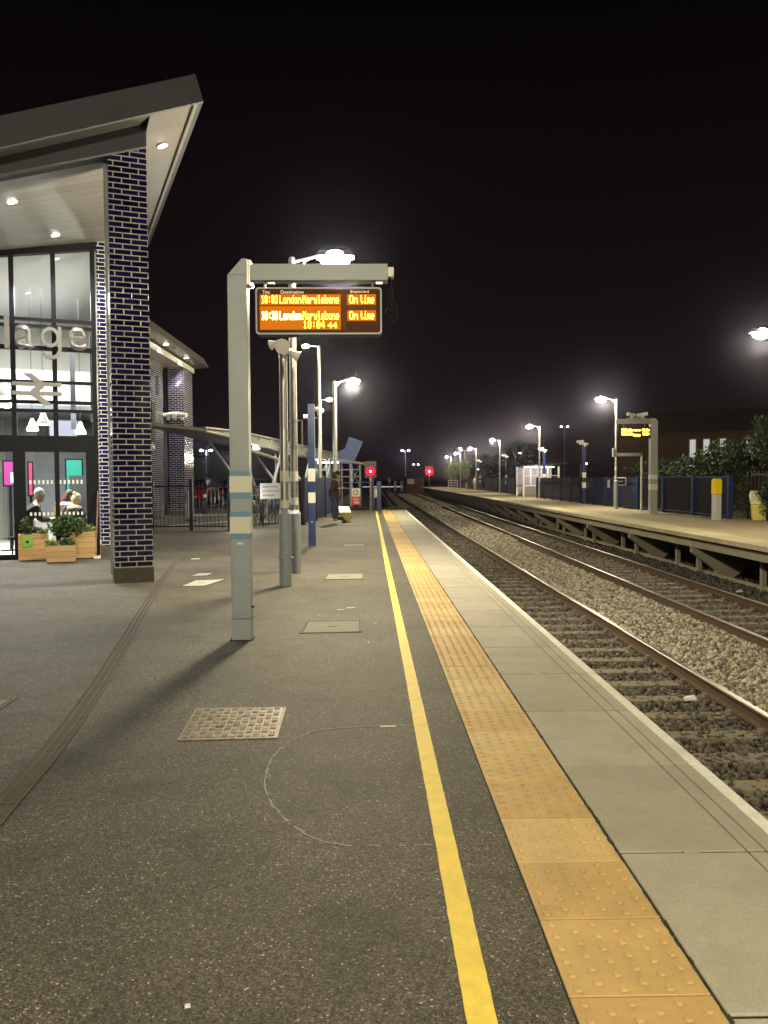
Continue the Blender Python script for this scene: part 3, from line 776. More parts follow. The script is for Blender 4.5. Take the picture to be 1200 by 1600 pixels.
arc = [(-.104, 3.165), (-.19, 3.20), (-.264, 3.262), (-.33, 3.35), (-.389, 3.454), (-.44, 3.57), (-.481, 3.707), (-.505, 3.81), (-.516, 3.909), (-.522, 4.05), (-.517, 4.181), (-.495, 4.31), (-.46, 4.436), (-.40, 4.54), (-.332, 4.625), (-.25, 4.665), (-.15, 4.691), (-.04, 4.71), (.075, 4.72), (.24, 4.726)]
dabs('chalk_outline', 'faded white half-round outline marked on the asphalt left of the yellow line', [(.24, 3.16), (.12, 3.158), (.0, 3.155), (-.10, 3.163)], .008, .6, 3)
o = bpy.data.objects['chalk_outline']
g2 = dabs('chalk_arc', 'thin white curved line on the asphalt left of the yellow line', arc, .012, .93, 4)
# merge both into one mark
me = o.data; bm = bmesh.new(); bm.from_mesh(me); bm.from_mesh(g2.data); bm.to_mesh(me); bm.free(); bpy.data.objects.remove(g2)
o['label'] = 'faded white half-round outline marked on the asphalt left of the yellow line'
for i, (x, y_, l, w, a, lb) in enumerate([(.10, 4.70, .10, .010, .03, 'short white paint dash just left of the yellow line, by the chalk outline'),
                                      (-.33, 8.95, .09, .02, .1, 'left white paper scrap beyond the grey access cover'), (-.22, 9.1, .11, .02, .25, 'right white paper scrap beyond the grey access cover'),
                                      (.30, 7.4, .03, .012, 0, 'tiny pale scrap beside the tactile paving'), (-.51, 2.19, .016, .008, .2, 'small pale pebble near the bottom of the foreground'),
                                      (-3.2, 14.9, .16, .05, .1, 'white scrap lying in front of the black gate'), (-.55, 8.6, .025, .02, .3, 'tiny scrap by the foot of the gantry'),
                                      (-.02, 7.15, .02, .02, .3, 'tiny pale crumb right of the grey access cover'), (.05, 8.1, .03, .015, .3, 'small pale fleck near the yellow line beyond the cover')]):
    g = MB(); c, s_ = math.cos(a), math.sin(a)
    P4 = [(-l, -w), (l, -w * .8), (l * .9, w), (-l * .95, w * .9)]
    P4 = [(p[0] * c * .5 - p[1] * s_, p[0] * s_ * .5 + p[1] * c, 0) for p in P4]
    g.hexa([(p[0], p[1], .001) for p in P4], [(p[0] * .96, p[1] * .9, .005) for p in P4])
    tag(g.build('litter_scrap' if i else 'paint_dash', A['litter'], loc=(x, y_, 0)), lb, 'litter' if i else 'marking', 'scraps on the platform' if i else None)

# =================================================================== lamp posts
def lantern(parent, sgn, x, z, big=1.0, m=None):
    hs = MB()
    w = .30 * big
    hs.hexa([(x - w, -.13 * big, z), (x + w, -.13 * big, z), (x + w, .13 * big, z), (x - w, .13 * big, z)],
            [(x - w * .8, -.07 * big, z + .10 * big), (x + w * .75, -.07 * big, z + .10 * big), (x + w * .75, .07 * big, z + .10 * big), (x - w * .8, .07 * big, z + .10 * big)])
    l = hs.build('lantern', A['silver'], parent, bevel=.01)
    d = MB(); d.ball((x, 0, z - .02), w * .80, .15 * big, .135 * big, 18, 12)  # bowl enlarged so the glare around the lamp is part of its shape
    d.build('diffuser', m or A['lamp_on'], l, smooth=True)
    return l

def lamp_post(name, label, loc, h, arm, power, group, bands=True, col=LAMP, collar=True, sleeve=1.0, rr=.055):
    t = thing(name, label, 'lamp post', loc, 0, group)
    g = MB(); g.tube((0, 0, sleeve), (0, 0, h), rr, rr * .85, 16); g.build('pole', A['silver'], t, smooth=True)
    g = MB(); g.tube((0, 0, 0), (0, 0, sleeve - .06), rr * 1.6, rr * 1.6, 20); g.tube((0, 0, sleeve - .06), (0, 0, sleeve), rr * 1.6, rr * 1.02, 20)
    g.build('sleeve', A['grey_paint'], t, smooth=True)
    if bands:
        for (a, b_) in ((sleeve + .07, sleeve + .19), (sleeve + .44, sleeve + .59)):
            g = MB(); g.tube((0, 0, a), (0, 0, b_), rr * 1.06, rr * 1.05, 16); g.build('reflective_band', A['white_band'], t, smooth=True)
    g = MB(); s_ = 1 if arm > 0 else -1
    g.tube((0, 0, h - .04), (arm - s_ * .25, 0, h + .06), .028, .024, 10); g.ball((0, 0, h), .05, .05, .05)
    if collar: g.tube((0, 0, h - .25), (arm * .35, 0, h + .01), .016, .016, 8)
    g.build('arm', A['silver'], t, smooth=True)
    l = lantern(t, s_, arm, h + .03)
    if power: point(l, (arm, 0, h - .20), power, col, .28)
    return t
P0W = 1150
lamp_post('lamp_post', 'galvanised lamp post with glaring lantern right behind the departure display', (-1.17, 12.58, 0), 4.80, .66, P0W * .9, 'near platform lamp posts', rr=.062, sleeve=.98)
lamp_post('lamp_post', 'lamp post behind the person standing by the yellow bin', (-1.30, 30.6, 0), 5.08, .70, P0W, 'near platform lamp posts', bands=True, rr=.09, sleeve=.5)
lamp_post('lamp_post', 'lamp post of the near platform standing behind the photographer', (-1.15, -4.6, 0), 4.80, .66, P0W * 2.0, 'near platform lamp posts')
far_lamps = [(9.9, 3.0), (10.62, 20.5), (11.42, 37.55), (11.95, 57.05), (12.35, 77.05), (12.85, 98.0), (13.2, 118), (13.6, 136)]
names_ = ['first lamp post of the opposite platform, outside the picture to the right', 'glaring lamp cut off by the right edge of the picture, on the opposite platform',
          'lamp post just left of the lit display on the opposite platform', 'lamp post in front of the waiting shelter on the opposite platform',
          'lamp post one beyond the shelter on the opposite platform', 'fourth visible lamp post back along the opposite platform', 'fifth visible lamp post back along the opposite platform',
          'most distant lamp post at the end of the opposite platform']
for (x, y_), lb in zip(far_lamps, names_):
    lamp_post('platform_lamp_post', lb, (x, y_, 0), 5.05, -.72, P0W * (.5 if y_ < 30 else .85 if y_ < 70 else .6), 'lamp posts along the opposite platform', rr=.06, sleeve=1.35)

# =================================================================== display gantry
def fit_text(name, body, x0, x1, z0, z1, m, parent, y, depth=.001, bold=0.0):
    me = text_mesh(body, 1.0, 0.0, bold)
    xs = [v.co.x for v in me.vertices]; ys_ = [v.co.y for v in me.vertices]
    a, b_, c, d = min(xs), max(xs), min(ys_), max(ys_)
    for v in me.vertices:
        X = x0 + (v.co.x - a) / (b_ - a) * (x1 - x0); Z = z0 + (v.co.y - c) / (d - c) * (z1 - z0)
        v.co = (X, y, Z)
    me.materials.clear(); me.materials.append(m)
    o = bpy.data.objects.new(name, me); link(o, parent)
    s_ = o.modifiers.new('thick', 'SOLIDIFY'); s_.thickness = depth; s_.offset = 0
    return o
amber = emis('amber_led', (1.0, 0.52, 0.03), 6.5)
amber_hot = emis('bright_amber_led', (1.0, 0.66, 0.25), 9.0)
def panel_glow():
    m, t, b = nt('display_face'); N = t.nodes; L = t.links
    b.inputs['Base Color'].default_value = (.02, .012, .009, 1); b.inputs['Roughness'].default_value = .6; b.inputs['Specular IOR Level'].default_value = .12
    b.inputs['Emission Color'].default_value = (1.0, .24, .02, 1); b.inputs['Emission Strength'].default_value = .025  # faint emission imitates LED bloom over the dark face
    return m
face_m = panel_glow()

t = thing('display_gantry', 'grey L-shaped gantry with banded post carrying the amber departure display', 'gantry', (-1.165, 7.37, 0))
def band_post(t, w, d, segs, m0, top, panel=None):
    g = MB(); g.box(-w / 2, w / 2, -d / 2, d / 2, 0, segs[0][0]); g.build('post_foot', m0, t, bevel=.006)
gz = [(0, .915, 'grey_paint'), (.915, .967, 'blue_band'), (.967, 1.117, 'white_band'), (1.117, 1.163, 'blue_band'), (1.163, 1.277, 'grey_paint'), (1.277, 1.335, 'blue_band'), (1.335, 1.482, 'white_band'), (1.482, 1.525, 'blue_band')]
w, d = .172, .155
g = MB(); g.box(-w / 2, w / 2, -d / 2, d / 2, 0, 3.26)
g.prism([(-w / 2, -d / 2, 3.26), (w / 2, -d / 2, 3.26), (w / 2, -d / 2, 3.405), (w / 2 - .045, -d / 2, 3.405)], (0, d, 0))
g.build('post', A['grey_paint'], t, bevel=.004)
for (a, b_, mm) in gz:
    if mm == 'grey_paint': continue
    g = MB(); e = .0035 if mm == 'white_band' else .0028
    g.box(-w / 2 - e, w / 2 + e, -d / 2 - e, d / 2 + e, a, b_)
    g.build('reflective_band' if mm == 'white_band' else 'blue_band', A[mm], t)
g = MB(); g.box(-w / 2 + .018, w / 2 - .018, -d / 2 - .006, -d / 2 - .0005, .235, .86)
g.build('access_door', A['grey_paint'], t, bevel=.002)
g = MB(); g.box(-.028, .028, -d / 2 - .0045, -d / 2 - .0005, .868, .886); g.build('label_plate', A['white'], t)
g = MB()
for x in (-.072, .072):
    for z in (.26, .5, .8): g.tube((x, -d / 2 - .009, z), (x, -d / 2 - .0005, z), .006, .006, 8)
g.build('screws', A['silver'], t)
g = MB(); g.lathe([(.009, 0), (.011, .02)], 8, (w / 2 + .01, -.03, .29)); g.tube((w / 2, -.03, .30), (w / 2 + .03, -.03, .30), .008, .008, 8); g.build('bolt', A['black'], t)
bx1 = 1.335
g = MB(); g.box(-w / 2 - .018, w / 2 + .018, -d / 2 - .018, d / 2 + .018, .001, .006); g.build('base_seal', A['plinth_dark'], t)
g = MB(); g.box(-w / 2 - .0025, w / 2 + .0025, -d / 2 - .0025, d / 2 + .0025, .196, .200); g.build('panel_seam', A['charcoal'], t)
g = MB(); g.box(w / 2 + .034, bx1, -.07, .07, 3.215, 3.36); g.build('beam', A['grey_paint'], t, bevel=.004)
g = MB(); g.box(w / 2 + .001, w / 2 + .016, -.085, .085, 3.175, 3.39); g.box(w / 2 + .018, w / 2 + .033, -.085, .085, 3.175, 3.39)
for z in (3.195, 3.37):
    for y in (-.07, .07): g.tube((w / 2 + .0, y, z), (w / 2 + .045, y, z), .009, .009, 8)
g.build('flange', A['silver'], t)
g = MB(); g.box(bx1 + .001, bx1 + .055, -.05, .05, 3.25, 3.335); g.build('end_box', A['white'], t, bevel=.004)
g = MB()
P_ = [(bx1 + .02, 0, 3.249), (bx1 + .03, 0, 3.17), (bx1 + .045, 0, 3.06), (bx1 + .075, 0, 2.98), (bx1 + .08, 0, 2.90), (bx1 + .05, 0, 2.85), (bx1 + .01, 0, 2.86)]
g.path(P_, .012, 8); g.ball((bx1 + .025, 0, 2.955), .045, .045, .045); g.tube((bx1 + .025, 0, 2.96), (bx1 + .035, 0, 3.07), .02, .012)
g.build('camera_bracket', A['charcoal'], t, smooth=True)
g = MB()
for x in (.235, 1.2):
    g.tube((x, 0, 3.135), (x, 0, 3.214), .011, .011, 10); g.box(x - .03 + .06, x + .03 + .06, -.02, .02, 3.195, 3.2145)
g.build('hanger', A['silver'], t)

t = thing('departure_display', 'lit amber train departure display hanging from the grey gantry', 'display', (-.44, 7.30, 2.93))
W2, Hh = .555, .205
def rrect(x, z, r_, n=6):
    P = []
    for (cx, cz, a0) in ((x - r_, z - r_, 0), (-x + r_, z - r_, 90), (-x + r_, -z + r_, 180), (x - r_, -z + r_, 270)):
        for i in range(n + 1):
            a = R(a0 + 90 * i / n); P.append((cx + r_ * math.cos(a), 0, cz + r_ * math.sin(a)))
    return P
g = MB(); g.prism([(p[0], -.06, p[2]) for p in rrect(W2, Hh, .03)], (0, .15, 0)); hz = g.build('housing', A['charcoal'], t)
g = MB()
O = rrect(W2, Hh, .03); I = rrect(W2 - .014, Hh - .014, .022)
for i in range(len(O)):
    j = (i + 1) % len(O)
    a, b_, c, d_ = [Vector(q) for q in (O[i], O[j], I[j], I[i])]
    yv = Vector((0, -.074, 0)); y2 = Vector((0, -.0602, 0))
    g.quad(a + yv, b_ + yv, c + yv, d_ + yv); g.quad(a + y2, a + yv, b_ + yv, b_ + y2, flip=True); g.quad(c + y2, c + yv, d_ + yv, d_ + y2, flip=True)
g.build('trim', A['grey_paint'], t)
g = MB(); g.prism([(p[0], -.0645, p[2]) for p in rrect(W2 - .0145, Hh - .0145, .02)], (0, .004, 0)); g.build('screen', face_m, t)
U = 7.235 / 1270
def sx(x): return (x - 499) * U * 1.005
def sz(y): return -(y - 487.5) * U
yf = -.068
# words on the screen, in 5 x 7 light dots
GL = {'1': '..#.. .##.. ..#.. ..#.. ..#.. ..#.. .###.', '8': '.###. #...# #...# .###. #...# #...# .###.', '0': '.###. #...# #..## #.#.# ##..# #...# .###.',
      '3': '.###. #...# ....# ..##. ....# #...# .###.', '4': '...#. ..##. .#.#. #..#. ##### ...#. ...#.', ':': '..... ..#.. ..#.. ..... ..#.. ..#.. .....',
      'L': '#.... #.... #.... #.... #.... #.... #####', 'o': '..... ..... .###. #...# #...# #...# .###.', 'n': '..... ..... #.##. ##..# #...# #...# #...#',
      'd': '....# ....# .##.# #..## #...# #...# .####', 'M': '#...# ##.## #.#.# #.#.# #...# #...# #...#', 'a': '..... ..... .###. ....# .#### #...# .####',
      'r': '..... ..... #.##. ##..# #.... #.... #....', 'y': '..... ..... #...# #...# .#### ....# .###.', 'l': '.##.. ..#.. ..#.. ..#.. ..#.. ..#.. .###.',
      'e': '..... ..... .###. #...# ##### #.... .###.', 'b': '#.... #.... #.##. ##..# #...# #...# ####.', 'O': '.###. #...# #...# #...# #...# #...# .###.',
      't': '.#... .#... ###.. .#... .#... .#..# ..##.', 'i': '..#.. ..... .##.. ..#.. ..#.. ..#.. .###.', 'm': '..... ..... ##.#. #.#.# #.#.# #...# #...#'}
def dots(parent, word, x0, x1, z0, z1, m, y, k=.40):
    g = MB(); n = len(word) * 6 - 1; dx = (x1 - x0) / n; dz = (z1 - z0) / 7; r_ = min(dx, dz) * k * 1.0
    for ci, ch in enumerate(word):
        for ri, row in enumerate(GL[ch].split()):
            for c_, q in enumerate(row):
                if q != '#': continue
                cx = x0 + (ci * 6 + c_ + .5) * dx; cz = z1 - (ri + .5) * dz
                g.quad((cx - dx * k, y, cz - dz * k), (cx + dx * k, y, cz - dz * k), (cx + dx * k, y, cz + dz * k), (cx - dx * k, y, cz + dz * k))
    return g.build('lettering', m, parent)
for (tx, x0, x1, ya, yb, mm, k) in (
        ('18:03', 411, 436, 463.5, 476, amber, .44), ('London', 439, 472, 463.5, 476, amber, .44), ('Marylebone', 474.5, 530, 463.5, 476, amber, .44), ('On', 546, 559, 463.5, 476, amber, .44), ('time', 563, 584, 463.5, 476, amber, .44),
        ('18:33', 411, 436, 488, 501, amber_hot, .52), ('London', 439, 472, 488, 501, amber_hot, .52), ('Marylebone', 474.5, 530, 488, 501, amber, .44), ('On', 546, 559, 488, 500.5, amber, .44), ('time', 563, 584, 488, 500.5, amber, .44),
        ('18:04', 475, 508, 502.5, 514, amber, .40), ('44', 513, 527, 505, 514, amber, .44)):
    dots(t, tx, sx(x0), sx(x1), sz(yb), sz(ya), mm, yf, k)
glow = emis('led_bloom', (1.0, .25, .003), .36, (.01, .004, .002))  # emissive orange panels imitate the LED bloom around the words
glow2 = emis('dim_led_bloom', (1.0, .30, .06), .05, (.03, .02, .015))
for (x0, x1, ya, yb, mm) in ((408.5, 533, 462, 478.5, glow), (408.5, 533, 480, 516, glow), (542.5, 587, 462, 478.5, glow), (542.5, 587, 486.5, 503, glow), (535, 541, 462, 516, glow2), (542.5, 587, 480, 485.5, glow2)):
    g = MB(); g.box(sx(x0), sx(x1), -.0668, -.0650, sz(yb), sz(ya)); g.build('bloom_panel', mm, t)
fw = emis('dim_header', (.9, .75, .6), .35, (.7, .6, .5))
for (tx, x0, x1) in (('Time', 413, 424), ('Destination', 441, 476), ('Expected', 548, 576)):
    fit_text('lettering', tx, sx(x0), sx(x1), sz(461), sz(456), fw, t, yf, .001, .0)

# =================================================================== loudspeaker post, navy post
t = thing('loudspeaker_post', 'round grey post with ringed sleeve carrying a horn loudspeaker', 'post', (-1.16, 11.07, 0))
g = MB(); g.tube((0, 0, 0), (0, 0, .98), .083, .083, 20); g.tube((0, 0, .98), (0, 0, 1.04), .083, .06, 20); g.build('sleeve', A['grey_paint'], t, smooth=True)
g = MB(); g.tube((0, 0, 1.04), (0, 0, 3.25), .056, .054, 16); g.build('pole', A['silver'], t, smooth=True)
g = MB(); g.tube((0, 0, .365), (0, 0, .395), .091, .091, 20)
for a in (0, 120, 240): g.ball((.097 * math.cos(R(a)), .097 * math.sin(R(a)), .38), .016, .016, .016, 8, 6)
g.build('collar', A['grey_paint'], t)
for (a, b_) in ((1.06, 1.165), (1.42, 1.57)):
    g = MB(); g.tube((0, 0, a), (0, 0, b_), .0585, .058, 16); g.build('reflective_band', A['white_band'], t, smooth=True)
sp_ = thing('horn_loudspeaker', 'beige horn loudspeaker clamped at the top of the round grey post', 'loudspeaker', (-1.16, 11.07, 3.20))
def horn(p, c, d, s=1.0, m=None):
    c = Vector(c); d = Vector(d).normalized()
    g = MB(); g.tube(c - d * .16 * s, c - d * .06 * s, .055 * s, .06 * s, 14); g.tube(c - d * .06 * s, c + d * .03 * s, .045 * s, .065 * s, 14, False); g.tube(c + d * .03 * s, c + d * .12 * s, .065 * s, .105 * s, 16, False)
    g.tube(c + d * .118 * s, c + d * .05 * s, .10 * s, .02 * s, 16, True); g.tube(c + d * .115 * s, c + d * .13 * s, .105 * s, .108 * s, 16, False)
    return g.build('horn', m or A['white'], p, smooth=True)
horn(sp_, (.01, -.17, .02), (.15, -1, -.25), .95)
horn(sp_, (-.10, .05, .09), (-.6, .2, -.15), .65); horn(sp_, (.13, .02, -.05), (1, .1, -.55), .7)
g = MB(); g.tube((0, 0, -.12), (0, 0, .06), .062, .062, 14); g.box(-.02, .02, -.14, -.0, -.02, .02); g.build('bracket', A['silver'], sp_)
# bracket on the lamp post
t = thing('cable_bracket', 'slim metal bracket strapped on the side of the galvanised lamp post', 'bracket', (-1.17, 12.58, 2.2))
g = MB(); g.box(.06, .14, -.012, .012, .14, .165); g.box(.06, .14, -.012, .012, -.255, -.23); g.box(.125, .14, -.012, .012, -.255, .165); g.build('bracket_frame', A['silver'], t)
g = MB(); g.tube((0, 0, .135), (0, 0, .17), .068, .068, 14); g.tube((0, 0, -.26), (0, 0, -.225), .068, .068, 14); g.build('strap', A['silver'], t)

t = thing('navy_post', 'tall square navy post with two white bands', 'post', (-1.27, 17.85, 0))
g = MB(); g.box(-.075, .075, -.07, .07, 0, 3.09); g.build('post_shaft', A['navy'], t, bevel=.005)
for (a, b_) in ((.93, 1.16), (1.40, 1.68)):
    g = MB(); g.box(-.078, .078, -.073, .073, a, b_); g.build('reflective_band', A['white_band'], t)
g = MB(); g.box(-.01, .01, -.076, -.07, .5, .53); g.build('sticker', A['white'], t)

# CCTV mast
def camera_head(p, c, d, s=1.0):
    c = Vector(c); d = Vector(d).normalized(); g = MB(); g.tube(c - d * .14 * s, c + d * .12 * s, .05 * s, .05 * s, 12); g.box(c.x - .03 * s, c.x + .03 * s, c.y - .03 * s, c.y + .03 * s, c.z - .12 * s, c.z - .03 * s)
    g.tube(c + d * .12 * s, c + d * .14 * s, .055 * s, .055 * s, 12)
    return g.build('camera', A['white'], p, smooth=True)
t = thing('cctv_mast', 'tall thin mast with white camera and a lamp, behind the navy fence', 'mast', (-1.95, 32.0, 0))
g = MB(); g.tube((0, 0, 0), (0, 0, 6.65), .085, .05, 14); g.build('pole', A['silver'], t, smooth=True)
camera_head(t, (-.02, -.12, 4.15), (.5, -1, -.2), 1.8); camera_head(t, (-.42, -.05, 3.92), (-1, -.1, -.1), 1.5)
g = MB(); g.tube((0, 0, 3.85), (-.42, 0, 3.85), .03, .03, 8); g.tube((0, 0, 6.62), (-.5, 0, 6.66), .028, .022, 8); g.build('arm', A['silver'], t)
lantern(t, -1, -.52, 6.66, .62)
point(t, (-.52, 0, 6.5), 160, LAMP)
t = thing('lamp_post', 'smaller distant lamp post seen just right of the thin camera mast', 'lamp post', (-2.45, 41, 0), 0, 'near platform lamp posts')
g = MB(); g.tube((0, 0, 0), (0, 0, 5.45), .08, .05, 12); g.build('pole', A['silver'], t, smooth=True)
g = MB(); g.tube((0, 0, 5.42), (.5, 0, 5.46), .028, .022, 8); g.build('arm', A['silver'], t)
lantern(t, 1, .45, 5.46, .7); point(t, (.45, 0, 5.3), 150, LAMP)

# =================================================================== station building (frame: x along facade, y away)
B = R(20.7)
bt = thing('station_building', 'station building with blue glazed brick pillar, oversailing grey roof and glazed front', 'building', (-3.091, 11.596, 0), B)
def part(g, name, m, parent=None, **k): return g.build(name, m, parent or bt, **k)
g = MB(); g.box(-.516, 0, 0, .46, .215, 6.5); part(g, 'brick_pillar', A['brick'])
g = MB(); g.box(-.526, .01, -.01, .47, -.01, .215); part(g, 'pillar_plinth', A['plinth'], bevel=.006)
g = MB(); g.box(-.56, -.525, .30, .335, .1, 6.1); g.box(-.565, -.52, .29, .34, .1, .14); part(g, 'downpipe', A['grey_paint'])
g = MB(); g.box(-.50, .0, 4.40, 4.9, .2, 6.6); part(g, 'brick_pier', A['brick'])
g = MB(); g.box(-.51, .01, 4.39, 4.91, 0, .2); part(g, 'pier_plinth', A['plinth'])
g = MB(); g.box(-.20, -.01, 4.9, 11.2, .0, 6.2); part(g, 'side_wall', A['brick'])
# roof: fascia, deck, edge
def zf(s): return 6.27 + .387 * s
SL = -9.0
g = MB(); g.hexa([(SL, -.7, zf(SL)), (.683, -.7, zf(.683)), (.683, -.64, zf(.683)), (SL, -.64, zf(SL))], [(SL, -.70, zf(SL) + .39), (.58, -.70, 6.875), (.58, -.64, 6.875), (SL, -.64, zf(SL) + .39)])
part(g, 'fascia', A['fascia'])
for s_ in (-4.6, -2.0, .1):
    pass
g = MB(); g.hexa([(.60, -.64, zf(.683) - .0), (.683, -.64, zf(.683)), (.683, 11.4, zf(.683)), (.60, 11.4, zf(.683))], [(.50, -.64, 6.875), (.58, -.64, 6.875), (.58, 11.4, 6.875), (.50, 11.4, 6.875)])
part(g, 'roof_edge', A['fascia'])
g = MB(); g.hexa([(SL, -.635, zf(SL) + .30), (.5, -.635, 6.76), (.5, 11.4, 6.76), (SL, 11.4, zf(SL) + .30)], [(SL, -.635, zf(SL) + .36), (.5, -.635, 6.85), (.5, 11.4, 6.85), (SL, 11.4, zf(SL) + .36)])
part(g, 'roof_deck', A['steel_dark'])
g = MB(); g.quad((.0, -.635, zf(0) + .02), (.62, -.635, zf(.62) + .0), (.62, 11.4, zf(.62) + .0), (.0, 11.4, zf(0) + .02), flip=True); part(g, 'eaves_soffit', A['soffit_edge'])
g = MB(); g.box(.545, .562, -.63, 11.4, zf(.55) - .02, zf(.55) + .015); part(g, 'drip_trim', A['steel_dark'])
g = MB(); g.quad((SL, -.638, zf(SL) + .01), (.0, -.638, zf(0) + .01), (.0, -.06, zf(0) + .12), (SL, -.06, zf(SL) + .12), flip=True); part(g, 'front_soffit', A['steel_dark'])
def zb(s): return 6.075 + .335 * s
g = MB(); g.hexa([(SL, -.06, zb(SL)), (-.0, -.06, zb(0)), (-.0, .22, zb(0)), (SL, .22, zb(SL))], [(SL, -.06, zb(SL) + .5), (-.0, -.06, zb(0) + .40), (-.0, .22, zb(0) + .4), (SL, .22, zb(SL) + .5)])
part(g, 'eaves_beam', A['fascia'], bevel=.01)
# twisted board soffit over the entrance
g = MB(); ns, ntt = 16, 8
def zs(s, q): return (6.085 + .335 * s) * (1 - q) + (5.99 + .19 * s) * q + .02
for i in range(ns):
    for j in range(ntt):
        s0 = SL + (0 - SL) * i / ns; s1 = SL + (0 - SL) * (i + 1) / ns; q0 = j / ntt; q1 = (j + 1) / ntt
        if s1 > -.001: s1 = -.002
        t0_ = .22 + q0 * 4.25; t1_ = .22 + q1 * 4.25
        g.quad((s0, t0_, zs(s0, q0)), (s1, t0_, zs(s1, q0)), (s1, t1_, zs(s1, q1)), (s0, t1_, zs(s0, q1)), flip=True)
part(g, 'board_soffit', A['soffit'])
def downlight(parent, c, tilt=(0, 0, 0), power=60, r_=.065, ang=125):
    g = MB(); g.tube((0, 0, -.006), (0, 0, .03), r_ * 1.25, r_ * 1.25, 18)
    o = g.build('downlight', A['silver'], parent, loc=c); o.rotation_euler = tilt
    k = MB(); k.tube((0, 0, -.012), (0, 0, -.0065), r_, r_, 18); k.build('lit_disc', A['down_on'], o)
    if power: spot(o, (0, 0, -.03), power, WHITE, ang, .06)
    return o
downlight(bt, (.293, .6, zf(.293) - .005), (0, -R(21), 0), 75)
downlight(bt, (.293, 4.2, zf(.293) - .005), (0, -R(21), 0), 45)
downlight(bt, (.293, 7.8, zf(.293) - .005), (0, -R(21), 0), 35)
for (s_, q) in ((-1.78, .26), (-4.2, .26), (-1.2, .8), (-3.6, .8), (-6, .5)):
    downlight(bt, (s_, .22 + q * 4.25, zs(s_, q) - .004), (0, -R(15), 0), 200)
# glazed front
FT = 4.45
def fhead(s): return 5.855 + .165 * s
for s_ in (-.57, -1.26, -1.965, -2.67, -3.37, -4.07, -4.77, -5.5):
    frame = MB(); frame.hexa([(s_ - .042, FT - .07, .0), (s_ + .042, FT - .07, 0), (s_ + .042, FT + .07, 0), (s_ - .042, FT + .07, 0)],
               [(s_ - .042, FT - .07, fhead(s_ - .042)), (s_ + .042, FT - .07, fhead(s_ + .042)), (s_ + .042, FT + .07, fhead(s_ + .042)), (s_ - .042, FT + .07, fhead(s_ - .042))]); part(frame, 'mullion', A['charcoal'])

g = MB(); g.hexa([(-5.6, FT - .08, fhead(-5.6) + .001), (-.5, FT - .08, fhead(-.5) + .001), (-.5, FT + .08, fhead(-.5) + .001), (-5.6, FT + .08, fhead(-5.6) + .001)],
                  [(-5.6, FT - .08, fhead(-5.6) + .17), (-.5, FT - .08, fhead(-.5) + .13), (-.5, FT + .08, fhead(-.5) + .13), (-5.6, FT + .08, fhead(-5.6) + .17)])
part(g, 'head_frame', A['charcoal'])
for (z, h) in ((4.41, .05), (4.29, .045), (3.89, .075), (3.27, .055), (2.90, .06), (2.74, .06), (2.22, .12)):
    g = MB(); g.box(-4.028, -.60, FT - .06, FT + .06, z - h / 2, z + h / 2); part(g, 'transom', A['charcoal'])
g = MB(); g.box(-.612, -.75, FT - .065, FT + .065, .0, 1.98); g.box(-1.923, -1.80, FT - .065, FT + .065, 0, 1.98); g.box(-1.923, -.612, FT - .065, FT + .065, 1.98, 2.159)
g.box(-3.4, -2.007, FT - .065, FT + .065, 1.98, 2.159); g.box(-3.4, -2.007, FT - .065, FT + .065, 0, .09)
part(g, 'portal_frame', A['charcoal'])
g = MB(); g.quad((-5.5, FT, .02), (-.57, FT, .02), (-.57, FT, fhead(-.57)), (-5.5, FT, fhead(-5.5))); part(g, 'glazing', A['glass'])
g = MB()
for z0, z1 in ((1.385, 1.46), (.80, .86)):
    s_ = -1.74
    while s_ < -.80:
        g.box(s_, s_ + .036, FT - .008, FT - .004, z0, z1); s_ += .074
part(g, 'manifestation_pattern', A['white'])
# interior shell
g = MB(); g.box(-9, -.2, FT + .08, 10.5, -.02, .006); part(g, 'interior_floor', A['floor_in'])
g = MB(); g.box(-9, -.2, 10.5, 10.6, 0, 6.0); part(g, 'interior_back_wall', A['wall_white'])
g = MB(); g.quad((-.205, FT + .08, 0), (-.205, 10.5, 0), (-.205, 10.5, 6.0), (-.205, FT + .08, 6.0)); part(g, 'interior_side_wall', A['wall_white'])
g = MB(); g.box(-9.1, -9, FT, 10.6, 0, 6); part(g, 'interior_far_wall', A['wall_white'])
g = MB(); g.quad((-9, FT + .08, fhead(-9) + .05), (-.2, FT + .08, fhead(-.2) + .05), (-.2, 10.5, fhead(-.2) - .2), (-9, 10.5, fhead(-9) - .2), flip=True); part(g, 'interior_ceiling', A['wall_white'])
g = MB(); g.box(-8.9, -.25, 7.6, 10.4, 2.95, 3.12); part(g, 'mezzanine', A['panel'])
g = MB(); g.box(-8.9, -.25, 7.75, 10.4, 3.12, 3.9); part(g, 'upper_screen_wall', mat('pale_grey_wall', (.30, .30, .29), .6, 0, .04, 2))
g = MB()
for s_ in (-.9, -1.6, -2.3, -3.0): g.box(s_ - .12, s_ + .12, 9.8, 10.4, .006, 2.949)
g.box(-1.75, -.3, 8.9, 9.2, .006, 2.2)
part(g, 'dark_fittings', A['panel'])
g = MB(); g.box(-.62, -.5, 5.1, 5.22, 2.6, 4.3); g.box(-.98, -.88, 6.0, 6.1, 2.5, 4.2); g.box(-1.0, -.3, 6.0, 6.1, 4.15, 4.2); part(g, 'steel_column', A['panel'])
area(bt, (-1.8, 6.2, 5.15), 400, 2.0, 2.0, WHITE); area(bt, (-3.6, 7.0, 4.8), 130, 3, 2.0, WHITE)
g = MB(); g.box(-1.7, -.85, 6.2, 6.26, 2.2, 2.215); part(g, 'strip_light', A['down_on'])
